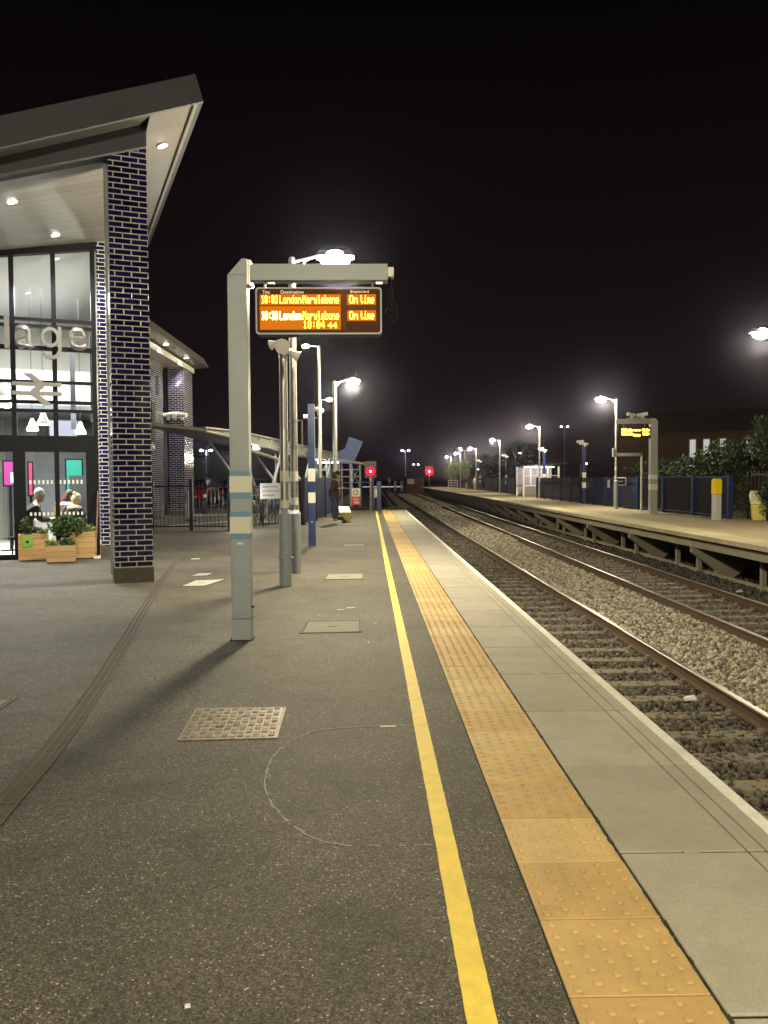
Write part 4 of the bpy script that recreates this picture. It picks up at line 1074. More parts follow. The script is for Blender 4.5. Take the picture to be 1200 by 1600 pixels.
area(bt, (-1.9, 6.4, 2.9), 60, 2.6, 1.6, WHITE, 'shop_light'); area(bt, (-3.2, 5.6, 2.6), 60, 1.8, 1.6, WHITE, 'lobby_light')

def inb(s, t_, z=0.0):
    c, q = math.cos(B), math.sin(B); return (-3.091 + s * c - t_ * q, 11.596 + s * q + t_ * c, z)
# name lettering on the glazing (only the visible end of the word)
nt_ = thing('name_sign', 'large steel letters l a g e mounted across the glazed front', 'sign', inb(0, FT - .16, 0), B)
LM = A['letter']
for ch, s0, s1, z0, z1 in (('l', -2.09, -2.01, 3.84, 4.42), ('a', -1.92, -1.60, 3.85, 4.27), ('g', -1.485, -1.135, 3.70, 4.285), ('e', -1.02, -.70, 3.86, 4.28)):
    if ch == 'l':
        gg = MB(); gg.box(s0, s1, -.05, .05, z0, z1); gg.build('letter', LM, nt_)
    else:
        if ch == 'g':
            gg = MB(); cx_, cz_, ro, ri = -1.325, 4.075, .185, .125; N_ = 28
            def arc_(cx_, cz_, ro, ri, a0, a1, n_, kx=.86):
                for i_ in range(n_):
                    q0, q1 = R(a0 + (a1 - a0) * i_ / n_), R(a0 + (a1 - a0) * (i_ + 1) / n_)
                    P_ = [(cx_ + kx * rr * math.cos(q), -.045, cz_ + rr * math.sin(q)) for rr, q in ((ri, q0), (ro, q0), (ro, q1), (ri, q1))]
                    gg.prism(P_, (0, .09, 0))
            arc_(cx_, cz_, ro, ri, 0, 360, N_); gg.box(-1.195, -1.135, -.046, .046, 3.86, 4.27); arc_(-1.32, 3.86, .185, .125, -150, 0, 12, 1.0)
            gg.build('letter', LM, nt_); continue
        o = fit_text('letter', ch, s0, s1, z0, z1, LM, nt_, 0, .09, .006)
g = MB()
for s_ in (-2.05, -1.76, -1.3, -.86): g.tube((s_, .03, 3.93), (s_, .10, 3.93), .01, .01, 6)
g.build('stud', A['silver'], nt_)
# rail arrows emblem
et = thing('rail_emblem', 'white steel double-arrow emblem mounted on the glazing below the letters', 'emblem', inb(0, FT - .18, 0), B)
X0, X1, Z0, Z1 = -1.98, -1.15, 2.84, 3.40
def EX(p): return (X0 + (X1 - X0) * p[0], -.045, Z0 + (Z1 - Z0) * p[1])
for poly in ([(0, .62), (.50, .62), (.36, .74), (0, .74)], [(.50, .62), (1, .62), (1, .74), (.62, .74)], [(0, .30), (.36, .30), (.48, .42), (0, .42)], [(.36, .30), (1, .30), (1, .42), (.48, .42)]):
    pass
g = MB()
g.prism([EX(p) for p in [(0, .60), (1, .60), (1, .72), (0, .72)]], (0, .09, 0)); g.prism([EX(p) for p in [(0, .30), (1, .30), (1, .42), (0, .42)]], (0, .09, 0))
g.build('bar', LM, et)
g = MB()
def EY(p): return (X0 + (X1 - X0) * p[0], -.052, Z0 + (Z1 - Z0) * p[1])
g.prism([EY(p) for p in [(.22, 1.0), (.40, 1.0), (.68, .66), (.50, .66)]], (0, .10, 0))
g.prism([EY(p) for p in [(.50, .659), (.68, .659), (.50, .361), (.32, .361)]], (0, .10, 0))
g.prism([EY(p) for p in [(.32, .36), (.50, .36), (.80, .0), (.62, .0)]], (0, .10, 0))
g.build('zigzag', LM, et)

# interior things
def pendant(label, s_, t_, z, r_, top):
    t = thing('pendant_lamp', label, 'pendant lamp', inb(s_, t_, z), B, 'pendant lamps inside the station building')
    g = MB(); g.lathe([(r_, 0), (r_ * .93, r_ * .35), (r_ * .62, r_ * .9), (r_ * .35, r_ * 1.7), (r_ * .22, r_ * 2.0)], 20); g.build('shade', A['white'], t, smooth=True)
    g = MB(); g.lathe([(r_ * .85, -.012), (r_ * .85, -.004)], 18); g.build('bulb_disc', A['down_on'], t)
    g = MB(); g.tube((0, 0, r_ * 2), (0, 0, top - z), .006, .006, 6); g.build('cord', A['black'], t)
pendant('lower left white bell pendant lamp behind the glazing', -1.69, 5.3, 2.43, .115, 5.2)
pendant('upper right white bell pendant lamp behind the glazing', -1.49, 5.3, 2.55, .125, 5.2)
pendant('large white pendant lamp at the left edge of the picture behind glass', -2.27, 5.3, 3.05, .24, 5.1)
pendant('white pendant lamp farther back, near the right end of the glazing', -.80, 6.0, 2.42, .12, 5.2)
def screen(name, label, cat, s0, s1, t_, z0, z1, m, text=None):
    t = thing(name, label, cat, inb((s0 + s1) / 2, t_, z0), B); w_ = (s1 - s0) / 2; h_ = z1 - z0
    g = MB(); g.box(-w_ - .03, w_ + .03, .0, .06, -.03, h_ + .03); g.build('casing', A['charcoal'], t)
    g = MB(); g.box(-w_, w_, -.008, -.0005, 0, h_); g.build('screen_face', m, t)
    if z0 < 1.9 and not text == 'hang':
        g = MB(); g.box(-.03, .03, .005, .055, -z0, -.031); g.box(-.2, .2, -.1, .16, -z0, -z0 + .02); g.build('stand', A['charcoal'], t)
    return t
screen('advert_screen', 'tall turquoise lit advert screen behind the glazing', 'screen', -1.08, -.78, 6.5, 1.18, 1.88, emis('turquoise_screen', (.0, .60, .42), .55, (.03, .03, .035)))
screen('advert_screen', 'narrow pink lit screen seen edge-on behind the glazing', 'screen', -1.81, -1.75, 6.5, 1.15, 1.82, emis('pink_screen', (.9, .05, .17), .6, (.03, .03, .035)))
s__ = screen('advert_screen', 'magenta lit screen at the far left behind the doorway', 'screen', -2.28, -2.06, 6.5, 1.36, 1.84, emis('magenta_screen', (.75, .02, .42), .6, (.03, .03, .035)))
g = MB(); g.box(.01, .10, -.0115, -.0085, .05, .26); g.build('white_block', emis('white_screen', (.9, .9, .9), .5), s__)
t = screen('menu_board', 'pale lit menu board hanging behind the glazing', 'board', -1.22, -.84, 7.0, 2.33, 2.74, emis('pale_board', (.62, .66, .80), .42, (.03, .03, .035)), 'hang')
t = screen('menu_board', 'slim white board hanging left of the pale menu board', 'board', -1.40, -1.28, 7.0, 2.33, 2.74, emis('white_board', (.8, .8, .82), .42, (.03, .03, .035)), 'hang')
t = thing('partition_board', 'dark grey board standing before the turquoise screen', 'board', inb(-.86, 6.1, 0), B)
g = MB(); g.box(-.18, .20, 0, .03, .35, 1.55); g.build('panel_face', A['panel'], t)
g = MB(); g.box(-.2, -.17, -.1, .12, 0, .35); g.box(.19, .22, -.1, .12, 0, .35); g.build('foot', A['charcoal'], t)
t = thing('white_counter', 'white counter block behind the seated people', 'counter', inb(-1.45, 6.4, 0), B)
g = MB(); g.box(-.25, .3, -.2, .3, 0, .62); g.build('counter_body', A['white'], t, bevel=.01); g = MB(); g.box(-.27, .32, -.22, .32, .621, .65); g.build('counter_top', A['white'], t)
t = thing('bottle_display', 'yellow and red goods on a stand behind the seated people', 'goods', inb(-1.22, 5.9, 0), B)
g = MB(); g.box(-.14, .12, 0, .1, 0, .7); g.build('stand', A['white'], t)
g = MB(); g.box(-.12, -.01, 0, .08, .701, .92); g.box(-.10, .0, 0, .08, .95, 1.02); g.build('yellow_pack', mat('yellow_pack', (.6, .5, .08)), t)
g = MB(); g.box(.0, .10, 0, .08, .95, 1.08); g.build('red_pack', mat('red_pack', (.5, .05, .04)), t)

# =================================================================== planters
def leaves(g, c, rx, ry, rz, n, size, seed, up=0.3):
    rnd = random.Random(seed)
    for i in range(n):
        a = rnd.uniform(0, 2 * PI); b_ = math.acos(rnd.uniform(-1, 1)); q = rnd.random() ** .45
        p = Vector((c[0] + rx * q * math.sin(b_) * math.cos(a), c[1] + ry * q * math.sin(b_) * math.sin(a), c[2] + rz * q * math.cos(b_)))
        d = Vector((rnd.uniform(-1, 1), rnd.uniform(-1, 1), rnd.uniform(-.5, 1) + up)).normalized()
        e = d.cross(Vector((rnd.uniform(-1, 1), rnd.uniform(-1, 1), rnd.uniform(-1, 1)))).normalized(); s_ = size * rnd.uniform(.6, 1.25)
        nrm = d.cross(e) * s_ * .12
        g.quad(p, p + d * s_ * .5 + e * s_ * .28 + nrm, p + d * s_, p + d * s_ * .5 - e * s_ * .28 + nrm)
    return g
def stems(g, c, n, h, sp, seed):
    rnd = random.Random(seed)
    for i in range(n):
        a = rnd.uniform(0, 2 * PI); g.tube(c, (c[0] + math.cos(a) * sp * rnd.random(), c[1] + math.sin(a) * sp * rnd.random(), c[2] + h * rnd.uniform(.6, 1)), .004, .002, 5)
def planter(label, s_, t_, w_, d_, h_, plants):
    t = thing('wooden_planter', label, 'planter', inb(s_, t_, 0), B, 'wooden planters')
    g = MB(); g.box(0, w_, 0, .025, .02, h_); g.box(0, w_, d_ - .025, d_, .02, h_); g.box(0, .025, .026, d_ - .026, .02, h_); g.box(w_ - .025, w_, .026, d_ - .026, .02, h_)
    g.box(.0, .05, -.006, -.0, .02, h_)
    g.build('box', A['wood'], t)
    g = MB(); g.box(.03, w_ - .03, .03, d_ - .03, .03, h_ - .05); g.build('soil', A['soil'], t)
    g = MB(); g.box(.03, w_ - .03, .03, d_ - .03, 0, .019); g.build('base', A['black'], t)
    return t
pl = planter('left wooden planter by the doorway with a green sticker', -1.93, 3.98, .50, .42, .48, 0)
g = MB(); g.box(.06, .24, -.012, -.0065, .26, .44); st_ = g.build('sticker', mat('green_sticker', (.16, .42, .05), .5), pl)
g = MB(); g.tube((.15, -.0155, .35), (.15, -.0125, .35), .028, .028, 8); g.build('sticker_mark', A['black'], st_)
def plant(label, s_, t_, z, specs):
    t = thing('plant', label, 'plant', inb(s_, t_, z), B)
    for nm, c, rad, n, sz_, mm, sd in specs:
        g = MB(); leaves(g, c, rad[0], rad[1], rad[2], n, sz_, sd); g.build(nm, A[mm], t)
    g = MB(); stems(g, (0, 0, 0), 10, specs[0][2][2] * 1.6, specs[0][2][0] * .8, 5); g.build('stems', A['bark'], t)
    return t
plant('small dark upright shrub in the left wooden planter', -1.80, 4.18, .44, [('foliage', (0, 0, .16), (.09, .09, .17), 170, .07, 'leaf', 1)])
plant('pale green plant at the right corner of the left wooden planter', -1.52, 4.15, .44, [('foliage', (0, 0, .07), (.09, .09, .08), 90, .06, 'leaf_pale', 2)])
p2 = planter('right wooden planter holding a large leafy shrub', -1.06, 4.02, .44, .4, .50, 0)
plant('large bushy shrub with broad leaves in the right wooden planter', -1.02, 4.10, .46, [('foliage', (-.08, -.05, .13), (.34, .2, .19), 520, .10, 'leaf', 3)])
plant('low pale green plant in the right corner of the right wooden planter', -.74, 4.15, .46, [('foliage', (0, 0, .06), (.13, .12, .09), 150, .06, 'leaf_pale', 4)])
p3 = planter('small low wooden planter standing in front of the other two', -1.46, 3.38, .48, .38, .31, 0)
plant('yellow-green leafy plant on the left of the small low planter', -1.37, 3.50, .27, [('foliage', (0, 0, .05), (.13, .12, .08), 190, .06, 'leaf_pale', 6)])
plant('dark green plant on the right of the small low planter', -1.12, 3.55, .27, [('foliage', (0, 0, .06), (.15, .12, .09), 240, .06, 'leaf', 7)])
t = thing('broom', 'wooden broom leaning by the brick pier', 'broom', inb(-.60, 4.0, 0), B)
g = MB(); g.tube((-.02, 0, .06), (.05, .33, 1.25), .011, .011, 8); g.build('handle', mat('broom_wood', (.28, .15, .09)), t)
g = MB(); g.box(-.06, .06, -.02, .02, 0, .05); g.build('brush_head', A['white'], t)

# =================================================================== second building, parallel to the track
t2 = thing('brick_wing', 'long blue glazed brick wing with sloping grey eaves and downlights, behind the gate', 'building', (-8.1, 0, 0))
g = MB(); g.box(-.3, 0, 24.5, 32.2, .25, 6.5); g.build('wall', A['brick'], t2)
g = MB(); g.box(-.31, .01, 24.5, 32.21, 0, .25); g.build('wall_plinth', A['plinth'], t2)
g = MB(); g.box(-8, -.3, 24.5, 34, 0, 6.4); g.build('rear_block', A['panel'], t2)
g = MB(); g.box(.0, .62, 33.0, 34.7, .22, 5.96); g.build('brick_column', A['brick'], t2)
g = MB(); g.box(-.01, .63, 32.99, 34.71, 0, .22); g.build('column_plinth', A['plinth'], t2)
g = MB(); g.box(-.3, .66, 24.5, 34.95, 5.965, 6.17); g.build('frieze', mat('cream_frieze', (.5, .48, .40), .45, 0, .05, 3), t2)
g = MB(); g.hexa([(-.3, 24.5, 6.18), (1.15, 24.5, 6.30), (1.15, 35.6, 6.30), (-.3, 35.6, 6.18)], [(-.3, 24.5, 6.9), (.98, 24.5, 6.66), (.98, 35.45, 6.66), (-.3, 35.45, 6.9)]); g.build('eaves', mat('eaves_metal', (.26, .25, .24), .3, .5, .05, 3), t2)
g = MB(); g.box(.004, .03, 31.2, 31.5, 4.7, 5.4); g.build('vent', A['black'], t2)
g = MB(); g.box(.004, .03, 30.45, 30.95, 2.9, 4.4); g.build('high_window', A['steel_dark'], t2)
for i, y in enumerate((29.2, 32.4, 26.0)):
    downlight(t2, (.9, y, 6.262), (0, R(-4.8), 0), 130 if y > 22 else 60, .085, 140)
t = thing('cctv_cluster', 'cluster of white cameras on the end column of the brick wing', 'camera', (-7.75, 32.9, 4.0))
for (dx, d) in ((-.28, (-1, -.6, -.2)), (0, (.1, -1, -.3)), (.28, (1, -.6, -.2))): camera_head(t, (dx, -.22, .05), d, 1.7)
g = MB(); g.box(-.3, .3, -.2, .09, -.08, -.03); g.build('bracket', A['white'], t)

# =================================================================== railings, fences
def railing(name, label, p0, p1, h, sp=.115, m='black', group=None, posts=True, rails=(.10, 1.0), over=.0, bar=.009, cat='railing'):
    p0 = Vector(p0 + (0,)); p1 = Vector(p1 + (0,)); L_ = (p1 - p0).length; a = math.atan2(p1.y - p0.y, p1.x - p0.x)
    t = thing(name, label, cat, p0, a, group)
    g = MB(); x = sp / 2
    while x < L_: g.tube((x, 0, .04), (x, 0, h), bar, bar, 6); x += sp
    g.build('bars', A[m], t)
    g = MB()
    for z in rails: g.box(0, L_, -.02, .02, z - .018, z + .018)
    g.build('rail', A[m], t)
    if posts:
        n = max(1, round(L_ / 2.2))
        for i in range(n + 1):
            g = MB(); x = L_ * i / n; g.box(x - .035, x + .035, -.035, .035, 0, h + .06); g.ball((x, 0, h + .08), .035, .035, .035, 8, 6); g.build('post', A[m], t)
    return t
railing('railing', 'black railing left of the gates, beside the brick wing', (-8.05, 23.6), (-6.23, 23.42), 1.38, rails=(.12, 1.26))
g1 = railing('gate', 'left leaf of the black bar gate beside the brick wing', (-6.18, 23.4), (-5.16, 23.3), 1.38, rails=(.12, 1.26), posts=False, cat='gate')
g2_ = railing('gate', 'right leaf of the black bar gate, next to the display gantry post', (-5.05, 23.3), (-4.08, 23.2), 1.38, rails=(.12, 1.26), posts=False, cat='gate')
for lb, x, y in (('square gate post between the two black gate leaves', -5.105, 23.3), ('square gate post at the right end of the black gates', -4.0, 23.2)):
    t = thing('gate_post', lb, 'gate post', (x, y, 0)); g = MB(); g.box(-.05, .05, -.05, .05, 0, 1.45); g.build('post_shaft', A['navy_dark'], t); g = MB(); g.box(-.056, .056, -.056, .056, 1.451, 1.48); g.build('cap', A['black'], t)
    if x < -5:
        g = MB(); g.box(-.15, .15, -.07, -.051, .28, .31); g.build('latch', A['black'], t)
railing('railing', 'black railing with bicycles behind it, past the gantry post', (-3.9, 24.6), (-2.2, 25.9), 1.30, rails=(.08, 1.2))
t = thing('notice_board', 'white notice with three lines of small print fixed on the black railing', 'notice', (-2.81, 25.33, 0), math.atan2(1.3, 1.7))
g = MB(); g.box(-.68, .68, -.02, .0, .85, 1.33); g.build('board', mat('notice_white', (.62, .62, .66), .5, 0, .02, 4), t)
ink = mat('blue_grey_ink', (.22, .24, .38), .6)
g = MB(); rnd = random.Random(2)
for z, x1 in ((1.22, .0), (1.09, .0), (.96, -.2)):
    x = -.60
    while x < x1 - .06:
        l = rnd.uniform(.03, .09); g.box(x, x + l, -.0235, -.0205, z - .02, z + .02); x += l + .025
g.build('faint_print', ink, t)
g = MB(); g.box(-.6, -.57, .001, .03, .0, .9); g.box(.57, .6, .001, .03, .0, .9); g.build('leg', A['black'], t)
def board_fence(label, p0, p1, h, m='navy_dark', sp=2.4, group=None, topm=None, pw=.05):
    p0 = Vector(p0 + (0,)); p1 = Vector(p1 + (0,)); L_ = (p1 - p0).length; a = math.atan2(p1.y - p0.y, p1.x - p0.x)
    t = thing('navy_fence', label, 'fence', p0, a, group)
    g = MB(); x = 0
    while x < L_ - .05:
        g.prism([(x, -.012, .06), (x + .075, -.028, .06), (x + .15, -.012, .06), (x + .15, .0, .06), (x, .0, .06)], (0, 0, h - .06)); x += .155
    g.build('boards', A[m], t)
    n = max(1, round(L_ / sp))
    for i in range(n + 1):
        g = MB(); x = L_ * i / n; g.box(x - pw, x + pw, -.09, .04, 0, h + .05); g.build('post', A[topm or m], t)
    g = MB(); g.box(0, L_, .001, .04, h - .25, h - .2); g.box(0, L_, .001, .04, .3, .35); g.build('rail', A[m], t)
    return t
board_fence('dark navy boarded fence running back behind the navy post', (-2.15, 25.95), (-1.55, 33.9), 1.5, group='dark navy fences of the near platform')
board_fence('dark navy boarded fence between the standing person and the end railing', (-1.55, 33.95), (-1.62, 38.2), 1.5, group='dark navy fences of the near platform')
railing('end_railing', 'tall dark railing closing the near platform end', (-1.6, 38.3), (.15, 38.3), 1.38, .11, 'navy_dark', rails=(.1, 1.28))
t = thing('warning_sign', 'white pictogram sign above a red panel fixed on the end railing', 'sign', (-.65, 38.25, 0))
g = MB(); g.box(-.2, .2, -.02, 0, .62, 1.0); g.build('white_panel', mat('sign_cream', (.55, .52, .45), .5), t)
g = MB(); g.tube((-.02, -.026, .82), (-.02, -.0205, .82), .12, .12, 20); g.build('roundel', A['black'], t)
g = MB(); g.tube((-.02, -.030, .82), (-.02, -.0265, .82), .085, .085, 20); g.build('roundel_face', mat('sign_cream_b', (.55, .52, .45), .5), t)
g = MB(); g.box(-.2, .2, -.02, 0, .22, .60); g.build('red_panel', mat('sign_red', (.45, .03, .03), .5), t)
g = MB(); g.box(-.14, .12, -.024, -.0205, .50, .53); g.box(-.14, .1, -.024, -.0205, .44, .47); g.box(-.10, .14, -.024, -.0205, .30, .38); g.build('faint_print', mat('sign_print', (.6, .4, .38)), t)
g = MB(); g.box(-.17, -.14, .001, .03, 0, .8); g.box(.14, .17, .001, .03, 0, .8); g.build('leg', A['black'], t)
t = thing('equipment_cabinet', 'small pale trackside cabinet on legs at the platform end', 'cabinet', (.27, 38.6, 0))
g = MB(); g.box(-.12, .18, -.1, .12, .55, 1.0); g.build('case', mat('cab_grey', (.42, .40, .36)), t, bevel=.01)
g = MB()
for x in (-.09, .13): g.box(x, x + .03, -.03, .0, 0, .549)
g.build('leg', A['grey_paint'], t)
g = MB(); g.box(.03, .16, -.112, -.101, .68, .95); g.build('door', A['white'], t)
t = thing('end_post', 'short navy post where the near platform ends beside the track', 'post', (.42, 37.2, 0))
g = MB(); g.box(-.10, .10, -.06, .06, 0, 1.30); g.build('post_shaft', A['navy'], t, bevel=.005); g = MB(); g.box(-.11, .11, -.07, .07, 1.301, 1.33); g.build('cap', A['navy'], t)

# grit bin of the near platform, bag
def grit_bin(label, loc, rz, w_=.42, h_=.5):
    t = thing('grit_bin', label, 'grit bin', loc, rz, 'yellow grit bins')
    m = mat('pale_yellow_plastic', (.62, .56, .14), .5, 0, .08, 5)
    g = MB(); g.hexa([(-w_ * .9, -.2, 0), (w_ * .9, -.2, 0), (w_ * .9, .22, 0), (-w_ * .9, .22, 0)], [(-w_, -.24, h_ * .62), (w_, -.24, h_ * .62), (w_, .26, h_ * .95), (-w_, .26, h_ * .95)]); g.build('body', m, t, bevel=.02)
    g = MB(); g.hexa([(-w_ * 1.06, -.28, h_ * .63), (w_ * 1.06, -.28, h_ * .63), (w_ * 1.06, .28, h_ * .97), (-w_ * 1.06, .28, h_ * .97)], [(-w_ * .95, -.24, h_ * .75), (w_ * .95, -.24, h_ * .75), (w_ * .95, .26, h_ * 1.15), (-w_ * .95, .26, h_ * 1.15)]); g.build('lid', mat('cream_lid', (.64, .62, .40), .5, 0, .06, 5), t, bevel=.015)
    return t
grit_bin('bright yellow grit bin beside the standing person', (-.86, 27.3, 0), R(8), .20, .46)
gb = grit_bin('pale yellow grit bin cut off by the right edge of the picture', (13.25, 26.9, 0), R(-20), .5, .86)
t = thing('black_bag', 'black bag slumped on the platform against the yellow grit bin', 'bag', (-1.0, 26.85, 0))
g = MB(); g.ball((0, 0, .1), .17, .11, .13, 12, 8); g.ball((.12, 0, .05), .12, .09, .07); g.build('bag_body', A['black'], t, smooth=True)
g = MB(); g.path([(-.08, 0, .2), (-.03, 0, .29), (.05, 0, .27), (.07, 0, .17)], .01, 6); g.build('strap', A['black'], t)

# =================================================================== people
def skin(name, chains, m, parent, sub=2, root=0):
    """chains: list of [(pos, radius), ...]; first point of later chains may be an int index into the list of all points."""
    pts = []; rad = []; ed = []
    for ch in chains:
        prev = None
        for it in ch:
            if isinstance(it, int): prev = it; continue
            pts.append(it[0]); rad.append(it[1]); k = len(pts) - 1
            if prev is not None: ed.append((prev, k))
            prev = k
    me = bpy.data.meshes.new(name); me.from_pydata(pts, ed, [])
    o = bpy.data.objects.new(name, me); COL.objects.link(o)
    sm = o.modifiers.new('skin', 'SKIN'); sm.use_smooth_shade = True
    for i, v in enumerate(me.skin_vertices[0].data):
        r_ = rad[i]; v.radius = (r_, r_) if not isinstance(r_, tuple) else r_; v.use_root = (i == root)
    ss = o.modifiers.new('sub', 'SUBSURF'); ss.levels = sub; ss.render_levels = sub
    dg = bpy.context.evaluated_depsgraph_get(); dg.update()
    nm = bpy.data.meshes.new_from_object(o.evaluated_get(dg))
    bpy.data.objects.remove(o)
    nm.materials.clear(); nm.materials.append(m)
    nm.polygons.foreach_set('use_smooth', [True] * len(nm.polygons))
    q = bpy.data.objects.new(name, nm); link(q, parent); return q
SK = mat('skin', (.42, .26, .19), .5, 0, .06, 20)
def face_head(parent, c, look, hair_m, hair='short', tilt=0.0, skin_m=SK):
    """head with nose, eyes, mouth, ears; look = yaw angle, local +X is forward at 0"""
    h = thing('tmp', 'x', 'x'); bpy.data.objects.remove(h)
    g = MB(); g.ball((0, 0, 0), .092, .076, .115, 16, 12); g.ball((.082, 0, -.015), .022, .014, .022, 8, 6); g.ball((.055, 0, -.085), .035, .034, .03, 8, 6)
    for s_ in (-1, 1): g.ball((-.005, s_ * .078, -.01), .018, .010, .028, 8, 6)
    o = g.build('head', skin_m, parent, smooth=True, loc=c); o.rotation_euler = (0, tilt, look)
    g = MB()
    for s_ in (-1, 1): g.ball((.079, s_ * .03, .012), .012, .014, .009, 8, 6)
    g.box(.080, .088, -.022, .022, -.062, -.054)
    g.build('eyes_and_mouth', A['black'], o)
    g = MB()
    g.ball((-.018, 0, .035), .098, .088, .105, 14, 10)
    if hair == 'bun': g.ball((-.075, 0, .115), .045, .045, .04, 10, 8); g.ball((-.03, 0, .0), .095, .092, .11, 12, 8)
    if hair == 'long': g.ball((-.06, 0, -.06), .07, .085, .15, 12, 8)
    g.build('hair', hair_m, o, smooth=True)
    return o
def hand_chain(w, d, palm_i, side=1, curl=.5):
    """five finger chains from wrist w along direction d"""
    w = Vector(w); d = Vector(d).normalized(); up = Vector((0, 0, 1)); l = d.cross(up).normalized() * side
    ch = []
    for k, (o_, ln) in enumerate(((-.027, .058), (-.009, .070), (.009, .066), (.026, .052))):
        b_ = w + d * .075 + l * o_
        ch.append([palm_i, (tuple(b_), .010), (tuple(b_ + d * ln * .55 - up * .012 * curl), .0085), (tuple(b_ + d * ln * .8 - up * .04 * curl), .0075)])
    b_ = w + d * .03 - l * .034
    ch.append([palm_i, (tuple(b_), .011), (tuple(b_ + d * .03 - l * .016), .0095), (tuple(b_ + d * .052 - l * .014 - up * .006), .008)])
    return ch

def standing_person():
    t = thing('person', 'person in dark hooded coat and jeans standing on the platform looking down at a phone', 'person', (-1.13, 26.5, 0), R(-8))
    # body: pelvis root, spine, neck, legs, arms
    L = [((0, 0, .90), (.09, .075)), ((0, 0, 1.10), (.10, .075)), ((-.01, 0, 1.30), (.15, .10)), ((-.01, 0, 1.41), (.09, .08)), ((.015, 0, 1.47), .052), ((.03, 0, 1.53), .05)]
    chains = [L]
    for s_ in (-1, 1):
        chains.append([0, ((0, s_ * .09, .84), .06), ((.02 * s_ + .01, s_ * .095, .48), .048), ((.02 * s_ - .01, s_ * .10, .10), .042), ((.02 * s_ + .10, s_ * .105, .045), .036)])
    base = 6 + 8
    arms = []
    idx = 14
    for s_ in (-1, 1):
        arms.append([3, ((-.01, s_ * .17, 1.38), .055), ((-.02, s_ * .215, 1.12), .042), ((.17, s_ * .12, 1.13), .033), ((.235, s_ * .075, 1.17), .028)])
    chains += arms
    palms = [14 + 3, 18 + 3]
    for s_, pi_ in ((-1, palms[0]), (1, palms[1])):
        chains += hand_chain((.20, s_ * .09, 1.16), (1, -s_ * .5, .35), pi_, s_)
    skin('body', chains, SK, t, 1)
    coat = mat('dark_brown_coat', (.055, .038, .032), .85, 0, .2, 12, .2)
    cc = [[((0, 0, .62), (.185, .16)), ((0, 0, .90), (.165, .135)), ((0, 0, 1.12), (.155, .125)), ((-.01, 0, 1.32), (.17, .125)), ((-.01, 0, 1.42), (.11, .10))]]
    for s_ in (-1, 1): cc.append([3, ((-.01, s_ * .18, 1.36), .075), ((-.02, s_ * .225, 1.12), .062), ((.15, s_ * .13, 1.135), .046)])
    skin('coat', cc, coat, t, 2)
    jeans = mat('blue_jeans', (.05, .07, .14), .85, 0, .2, 14, .2)
    jj = [[((0, 0, .86), (.13, .11))]]
    for s_ in (-1, 1): jj.append([0, ((0, s_ * .09, .80), .095), ((.02 * s_ + .01, s_ * .097, .48), .072), ((.02 * s_ - .005, s_ * .10, .14), .055)])
    skin('jeans', jj, jeans, t, 2)
    for s_ in (-1, 1):
        g = MB(); g.ball((.02 * s_ + .06, s_ * .105, .045), .135, .05, .05, 12, 8); g.box(.02 * s_ - .07, .02 * s_ + .18, s_ * .105 - .045, s_ * .105 + .045, 0, .03); g.build('shoe', A['white'], t, smooth=True)
    hd = face_head(t, (.07, 0, 1.585), 0, mat('dark_hair', (.02, .014, .01), .7), 'short', R(28))
    g = MB(); g.ball((-.03, 0, .01), .115, .105, .125, 12, 9); hood = g.build('hood', coat, t, smooth=True, loc=(.02, 0, 1.56))
    g = MB(); g.hexa([(.24, -.035, 1.17), (.252, -.035, 1.165), (.252, .035, 1.165), (.24, .035, 1.17)], [(.30, -.035, 1.31), (.312, -.035, 1.305), (.312, .035, 1.305), (.30, .035, 1.31)])
    ph = g.build('phone', A['charcoal'], None, loc=(-1.13, 26.5, 0)); ph.rotation_euler = (0, 0, R(-8))
    tag(ph, 'dark phone held in the hands of the standing person', 'phone')
    g = MB(); g.ball((-.17, .10, 1.0), .07, .10, .16, 10, 8); bg_ = g.build('shoulder_bag', A['black'], None, smooth=True, loc=(-1.13, 26.5, 0)); bg_.rotation_euler = (0, 0, R(-8)); tag(bg_, 'small black shoulder bag carried by the standing person', 'bag')
    return t
standing_person()

